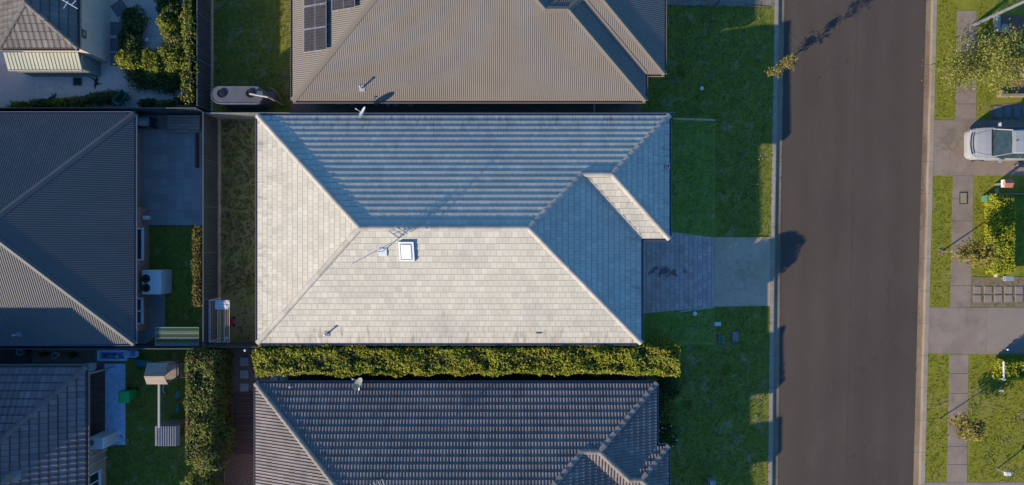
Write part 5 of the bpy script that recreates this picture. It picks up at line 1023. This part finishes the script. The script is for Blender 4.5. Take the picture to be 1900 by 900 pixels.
m_ = MB(); a = W(163, 694, 2.2); b = W(192, 686, 1.0); m_.tube([a, b], .05, 4); m_.tube([b, (b[0], b[1], .1)], .045, 4); tag(build('brace_post', m_, X['creamwall'], lown))
a = W(176, 824, 1.5); x, y = a[0], a[1]; q = thing('air_conditioner', (x, y, 0), 'white air conditioner with a round fan between the deck and the tan brick wall', 'air conditioner'); m_ = MB(); m_.bbox(x - .38, y - .3, 0, x + .42, y + .32, 1.45, .03); build('case', m_, X['offwhite'], q); m_ = MB(); m_.lathe(x - .24, y + .05, [(.18, 1.44), (.18, 1.47), (.15, 1.48), (.05, 1.46), (.01, 1.47)], 20); build('fan', m_, X['grey'], q)
# play tower
zr = 2.3
def P_(px, py, z): return W(px, py, z)
x, y = P_(288, 697, 2.3)[:2]; pt = thing('play_tower', (x, y, 0), 'timber play tower with a small pitched roof, teal slide and climbing ramp', 'play tower')
rx = .5
m_ = MB(); m_.face([(x - .52, y, 2.45), (x + .52, y, 2.45), (x + .56, y + .62, 2.05), (x - .56, y + .62, 2.05)]); m_.face([(x - .52, y, 2.42), (x - .56, y + .62, 2.02), (x + .56, y + .62, 2.02), (x + .52, y, 2.42)])
for k in range(7): m_.box(x - .5 + k * .155, y + .02, 2.4, x - .49 + k * .155, y + .03, 2.46)
m_.face([(x - .56, y - .5, 2.1), (x + .56, y - .5, 2.1), (x + .52, y, 2.45), (x - .52, y, 2.45)]); m_.face([(x - .56, y - .5, 2.07), (x - .52, y, 2.42), (x + .52, y, 2.42), (x + .56, y - .5, 2.07)]); build('roof', m_, X['timber'], pt)
for sx, sy in ((-.45, -.42), (.45, -.42), (-.45, .5), (.45, .5)): m_ = MB(); m_.box(x + sx - .045, y + sy - .045, 0, x + sx + .045, y + sy + .045, 2.1); build('post', m_, X['timber'], pt)
m_ = MB(); m_.box(x - .5, y - .46, 1.0, x + .5, y + .54, 1.06); build('platform', m_, X['timber'], pt)
m_ = MB(); n_ = 9; prf = [(-.22, .14), (-.2, 0), (.2, 0), (.22, .14)]
rgs = [[(x - .5 - 1.75 * t, y + .3 + p, 1.06 * (1 - t) ** 1.15 + .08 + q_) for p, q_ in prf] for t in np.linspace(0, 1, n_)]
for A_, B_ in zip(rgs[:-1], rgs[1:]):
    for i in range(3): m_.face([A_[i], A_[i + 1], B_[i + 1], B_[i]]); m_.face([(v[0], v[1], v[2] - .03) for v in (A_[i], B_[i], B_[i + 1], A_[i + 1])])
build('slide', m_, X['teal'], pt)
rmp = MB()
for k in range(8): a0 = x + .5 + k * .13; rmp.box(a0, y - .3, 1.0 - k * .12, a0 + .11, y + .42, 1.03 - k * .12)
build('climbing_ramp', rmp, X['timber'], pt)
m_ = MB(); m_.tube([(x + .5, y - .35, 1.0), (x + 1.6, y - .42, .02)], .04, 4); m_.tube([(x + .5, y + .45, 1.0), (x + 1.6, y + .5, .02)], .04, 4); build('ramp_rail', m_, X['timber_dk'], pt)
e0 = W(295, 713, 2.0); e1 = W(296, 794, 2.0); m_ = MB(); m_.box(e0[0] - .05, e1[1], 1.93, e0[0] + .05, e0[1] + .1, 2.03); sb = build('swing_beam', m_, X['creamwall'], pt)
for yy, cc in ((e0[1] - .9, X['teal']), (e0[1] - 1.7, X['teal'])):
    m_ = MB(); m_.bbox(e0[0] - .0 + .12, yy - .2, .42, e0[0] + .3, yy + .2, .45, .01); m_.tube([(e0[0] + .03, yy - .16, 1.95), (e0[0] + .2, yy - .17, .45)], .008, 4); m_.tube([(e0[0] + .03, yy + .16, 1.95), (e0[0] + .2, yy + .17, .45)], .008, 4); build('swing', m_, cc, pt)
x, y = W(307, 809, 1.6)[:2]; pc = thing('cubby_house', (x, y, 0), 'small cubby with a ribbed grey roof at the lower end of the swing beam', 'cubby'); m_ = MB()
for k in range(9):
    xx = x - .55 + k * .125; m_.face([(xx, y - .53, 1.62), (xx + .09, y - .53, 1.62), (xx + .09, y + .53, 1.62), (xx, y + .53, 1.62)]); m_.box(xx + .09, y - .53, 1.6, xx + .125, y + .53, 1.645)
m_.box(x - .55, y - .53, 1.56, x + .575, y + .53, 1.6); build('roof', m_, mat('grey_ribbed_sheet', (.17, .17, .19), (.22, .22, .24), 3, .6), pc)
m_ = MB(); m_.face([(x + .575, y - .53, 1.6), (x + .72, y - .53, 1.5), (x + .72, y + .53, 1.5), (x + .575, y + .53, 1.6)]); m_.face([(x + .72, y - .53, 1.47), (x + .575, y - .53, 1.57), (x + .575, y + .53, 1.57), (x + .72, y + .53, 1.47)]); build('eave_board', m_, X['creamwall'], pc)
m_ = MB(); m_.loft([[(x - .5, y - .48, 0), (x + .5, y - .48, 0), (x + .5, y + .48, 0), (x - .5, y + .48, 0)], [(x - .5, y - .48, 1.56), (x + .5, y - .48, 1.56), (x + .5, y + .48, 1.56), (x - .5, y + .48, 1.56)]]); build('wall', m_, X['timber'], pc)
m_ = MB(); m_.box(x + .501, y - .2, .05, x + .52, y + .2, 1.2); build('door', m_, X['timber_dk'], pc)
m_ = MB(); q = G(311, 720); m_.tube([(q[0] + .22 * math.cos(t), q[1] + .3 * math.sin(t), .06) for t in np.linspace(1.7, 4.4, 9)], .05, 8); tag(build('garden_edge', m_, X['creamwall'], smooth=True), 'curved pale edging piece on the grass right of the swing beam top', 'edging')
x, y, z = G(238, 186)
tb = thing('teal_tub', (x, y, 0), 'teal plastic wheelbarrow tray among the bushes below the curved bed', 'tub'); ang = .9
def rr4(s, z): return [(x + (a_ * math.cos(ang) - b_ * math.sin(ang)), y + (a_ * math.sin(ang) + b_ * math.cos(ang)), z) for a_, b_ in ((-.42 * s, -.2 * s), (.42 * s, -.2 * s), (.42 * s, .2 * s), (-.42 * s, .2 * s))]
m_ = MB(); m_.loft([rr4(.75, .5), rr4(1, .85), rr4(.92, .85), rr4(.7, .56)]); build('tray', m_, X['teal'], tb); m_ = MB(); m_.tube([rr4(.7, .5)[1], rr4(1.9, .55)[0]], .02, 6); build('handle', m_, X['lightgrey'], tb); m_ = MB(); m_.tube([rr4(.75, .5)[2], (rr4(.9, 0)[2][0], rr4(.9, 0)[2][1], .0)], .02, 6); m_.tube([rr4(.75, .5)[3], (rr4(.9, 0)[3][0], rr4(.9, 0)[3][1], .0)], .02, 6); build('stand', m_, X['grey'], tb)
def twig(px, py, label):
    x, y, z = G(px, py); m_ = MB()
    for k in range(7):
        a_ = random.uniform(0, 6.28); l_ = random.uniform(.2, .5); m_.tube([(x, y, .03), (x + l_ * .5 * math.cos(a_) + .03, y + l_ * .5 * math.sin(a_), .05), (x + l_ * math.cos(a_ + .3), y + l_ * math.sin(a_ + .3), .02)], [.045, .035, .015], 5)
    tag(build('dark_twigs', m_, X['dark']), label, 'twigs')
twig(178, 152, 'dark dead twigs on the gravel right of the drain grate'); twig(100, 180, 'dark dead twigs on the brown gravel above the border bushes')
# pots along the lower left fence
for i, (px_, py_, r_, mm, lb) in enumerate(((108, 658, .17, 'offwhite', 'round white pot in the dark strip above the lower left house'), (44, 652, .2, 'lightgrey', 'pale flat box-like pot left of the white pot by the fence'), (85, 656, .15, 'dark', 'dark pot just left of the round white pot by the fence'), (140, 657, .17, 'dark', 'dark pot right of the round white pot by the fence'))):
    x, y, z = G(px_, py_); pp = thing('plant_pot', (x, y, 0), lb, 'pot'); m_ = MB(); m_.lathe(x, y, [(r_ * .7, 0), (r_, .3), (r_ * 1.05, .32), (r_ * .88, .32), (r_ * .85, .24), (.01, .25)], 18); build('pot', m_, X[mm], pp)
    P = rng.normal(0, .07, (60, 3)) + [x, y, .33]; leafset('foliage', P, np.tile([0, 0, 1.0], (60, 1)), .08, X['leaf_dk'], pp)
# ================================================================== CAR
zc = -.79; xf = W(1792, 0, -.3)[0]; yc = (W(0, 266, 0)[1])
car = thing('parked_car', (xf + 2.2, yc, zc), 'white car parked nose-left on the driveway at the right edge', 'car')
def sec(x, hw, z0, zs, zt, crown):       # lower body ring
    return [(x, -hw * .93, z0), (x, -hw, z0 + .12), (x, -hw, zs), (x, -hw * .93, zt), (x, -hw * .5, zt + crown * .8), (x, 0, zt + crown), (x, hw * .5, zt + crown * .8), (x, hw * .93, zt), (x, hw, zs), (x, hw, z0 + .12), (x, hw * .93, z0)]
def place(ps): return [(xf + x, yc + y, zc + z) for x, y, z in ps]
L = [(0.0, .5, .35, .5, .58, .02), (.05, .68, .25, .55, .66, .03), (.16, .81, .2, .6, .74, .04), (.4, .89, .18, .66, .82, .05), (.8, .915, .18, .72, .9, .05), (1.25, .92, .18, .8, .96, .04), (1.6, .92, .18, .84, .99, .03), (2.6, .92, .18, .86, .99, .02), (3.6, .92, .18, .86, .99, .02), (4.1, .9, .2, .84, .96, .02), (4.32, .84, .25, .8, .9, .01), (4.4, .76, .35, .7, .8, .01)]
m_ = MB(); m_.loft([place(sec(*l)) for l in L]); build('body', m_, X['carpaint'], car, smooth=True)
m_ = MB(); g_ = [(1.2, .74, .97), (1.62, .72, 1.2), (2.0, .66, 1.42), (2.4, .64, 1.47), (3.2, .63, 1.47), (3.8, .6, 1.38), (4.25, .66, .95)]
rt = [(1.95, .64, 1.44), (2.1, .655, 1.475), (2.5, .66, 1.505), (3.2, .65, 1.5), (3.75, .62, 1.43)]
m_.loft([place([(x, -hw, z - .05), (x, -hw * .9, z), (x, 0, z + .03), (x, hw * .9, z), (x, hw, z - .05)]) for x, hw, z in rt]); build('roof', m_, X['carpaint'], car, smooth=True)
m_ = MB(); m_.loft([place([(1.22, -.76, .98), (1.2, 0, 1.0), (1.22, .76, .98)]), place([(1.98, -.62, 1.43), (1.97, 0, 1.46), (1.98, .62, 1.43)])], closed=False, caps=False); ws = build('windscreen', m_, X['glass_car'], car)
for s in (-1, 1):
    m_ = MB(); m_.loft([place([(1.2, s * .80, .99), (1.24, s * .74, 1.0)]), place([(1.95, s * .67, 1.45), (2.0, s * .61, 1.46)])], closed=False, caps=False); build('pillar', m_, X['carpaint'], car)
    m_ = MB(); m_.face(place([(1.3, s * .85, 1.0), (2.05, s * .665, 1.42), (2.6, s * .665, 1.44), (2.6, s * .88, 1.0)][::s])); build('front_side_window', m_, X['glass_car'], car)
    m_ = MB(); m_.face(place([(2.66, s * .88, 1.0), (2.66, s * .665, 1.44), (3.7, s * .64, 1.4), (3.95, s * .86, 1.0)][::s])); build('rear_side_window', m_, X['glass_car'], car)
    m_ = MB(); m_.loft([place([(1.5, s * .92, .95), (1.6, s * .92, 1.08), (1.66, s * .92, .97)]), place([(1.52, s * 1.12, .97), (1.6, s * 1.12, 1.08), (1.68, s * 1.12, .98)])]); build('mirror', m_, X['carpaint'] if s > 0 else X['grey'], car)
    m_ = MB(); m_.loft([place([(.1, s * .6, .66), (.14, s * .78, .66), (.45, s * .905, .70), (.32, s * .76, .815), (.16, s * .6, .765)]), place([(.12, s * .6, .69), (.16, s * .78, .69), (.46, s * .87, .74), (.33, s * .76, .83), (.17, s * .6, .78)])]); build('headlight', m_, X['headlamp'], car)
    for xx in (.78, 3.5):
        m_ = MB(); m_.tube(place([(xx, s * .74, .32), (xx, s * .93, .32)]), .32, 24); wh = build('wheel', m_, X['black'], car); m_ = MB(); m_.tube(place([(xx, s * .90, .32), (xx, s * .94, .32)]), .2, 18); build('rim', m_, X['rim'], wh)
m_ = MB(); ys_ = np.linspace(-.6, .6, 13)
for a_, w_ in ((.075, .05), (.165, .028)):
    ra = [(a_ + .2 * y * y, y, .655 + (a_ + .2 * y * y) * .78 - .09 * y * y + .03) for y in ys_]; rb_ = [(x + w_, y, z + w_ * .75) for x, y, z in ra]
    for k in range(12): m_.face(place([ra[k], rb_[k], rb_[k + 1], ra[k + 1]])[::-1])
build('grille', m_, X['dark'], car)
for s in (-1, 1):
    m_ = MB(); m_.tube(place([(.3, s * .5, .853), (.75, s * .64, .93), (1.15, s * .7, .99)]), .008, 4); build('bonnet_crease', m_, X['lightgrey'], car)
m_ = MB(); m_.loft([place([(1.12, -.72, .985), (1.1, 0, 1.01), (1.12, .72, .985)]), place([(1.2, -.74, .99), (1.18, 0, 1.015), (1.2, .74, .99)])], closed=False, caps=False); build('scuttle', m_, X['dark'], car)
for yy in (-.35, .25): m_ = MB(); m_.tube(place([(1.2, yy, 1.02), (1.3, yy + .5, 1.08)]), .01, 4); build('wiper', m_, X['dark'], ws)
m_ = MB(); m_.box(*place([(1.85, -.1, 1.33)])[0], *place([(1.95, .1, 1.38)])[0]); build('rear_view_mirror', m_, X['dark'], ws)
m_ = MB(); m_.lathe(*place([(2.15, .05, 0)])[0][:2], [(.04, zc + 1.5), (.03, zc + 1.55), (.005, zc + 1.57)], 10); build('roof_aerial', m_, X['dark'], car)
m_ = MB(); m_.face(place([(3.82, -.56, 1.36), (4.2, -.7, 1.0), (4.2, .7, 1.0), (3.82, .56, 1.36)])); build('rear_window', m_, X['glass_car'], car)
# ================================================================== finish
finish_tufts()
def scatter(name, label, cat, items, m, size, flat=.25):
    P = np.array(items); leafset_o = leafset_free(name, P, size, m, flat); tag(leafset_o, label, cat, kind='stuff')
def leafset_free(name, P, size, m, flat):
    n = len(P); d = np.tile([0, 0, 1.0], (n, 1)) + rng.normal(0, flat, (n, 3)); d /= np.linalg.norm(d, axis=1)[:, None]; t = rng.normal(0, 1, (n, 3)); a = np.cross(d, t); a /= np.linalg.norm(a, axis=1)[:, None]; b = np.cross(d, a)
    Lh = (size * rng.uniform(.5, 1.4, n))[:, None]; v = np.stack([P - a * Lh / 2, P + b * Lh * .3, P + a * Lh / 2, P - b * Lh * .3], 1).reshape(-1, 3)
    return mesh_obj(name, v, np.arange(n * 4).reshape(-1, 4).tolist(), m, origin=(0, 0, 0))
it = []
for _ in range(950):          # litter lying in the gutters, beside the hedges and on the drives
    k = random.random()
    if k < .4: y = random.uniform(-10, 910); x = random.choice((lambda: np.interp(random.gauss(.93, .05), [0, 1], [kb(y), ke(y)]), lambda: np.interp(random.gauss(.93, .05), [0, 1], [rb(y), re_(y)])))(); X_, Y_, _z = W(x, y, -.9); it.append((X_, Y_, -.895))
    elif k < .7: X_, Y_, z_ = G(random.uniform(1195, 1420), random.uniform(430, 640)); it.append((X_, Y_, z_ + .05))
    else: X_, Y_, z_ = G(random.uniform(405, 560), random.uniform(646, 720)); it.append((X_, Y_, z_ + .06))
scatter('leaf_litter', 'small fallen leaves scattered in the gutters and on the drives', 'fallen leaves', it, leafm('dry_leaf', (.2, .12, .05), (.28, .18, .07), (.12, .08, .03), isl=.5), .06)
it = []
for box_, n_ in (((1245, 20, 1425, 210), 34), ((1245, 600, 1420, 890), 40), ((400, 5, 535, 150), 14), ((1335, 240, 1420, 420), 12), ((210, 690, 330, 890), 12), ((1800, 720, 1895, 880), 10), ((1245, 240, 1320, 420), 8)):
    for _ in range(n_):
        X_, Y_, z_ = G(random.uniform(box_[0], box_[2]), random.uniform(box_[1], box_[3])); r_ = random.uniform(.06, .22)
        for _k in range(int(260 * r_)): it.append((X_ + random.gauss(0, r_), Y_ + random.gauss(0, r_), z_ + random.uniform(.03, .08)))
scatter('clover', 'pale broad-leaved clover and weeds growing in patches through the lawns', 'clover', it, leafm('clover_leaves', (.24, .25, .09), (.34, .32, .16), (.16, .2, .05), isl=.5), .07, .4)
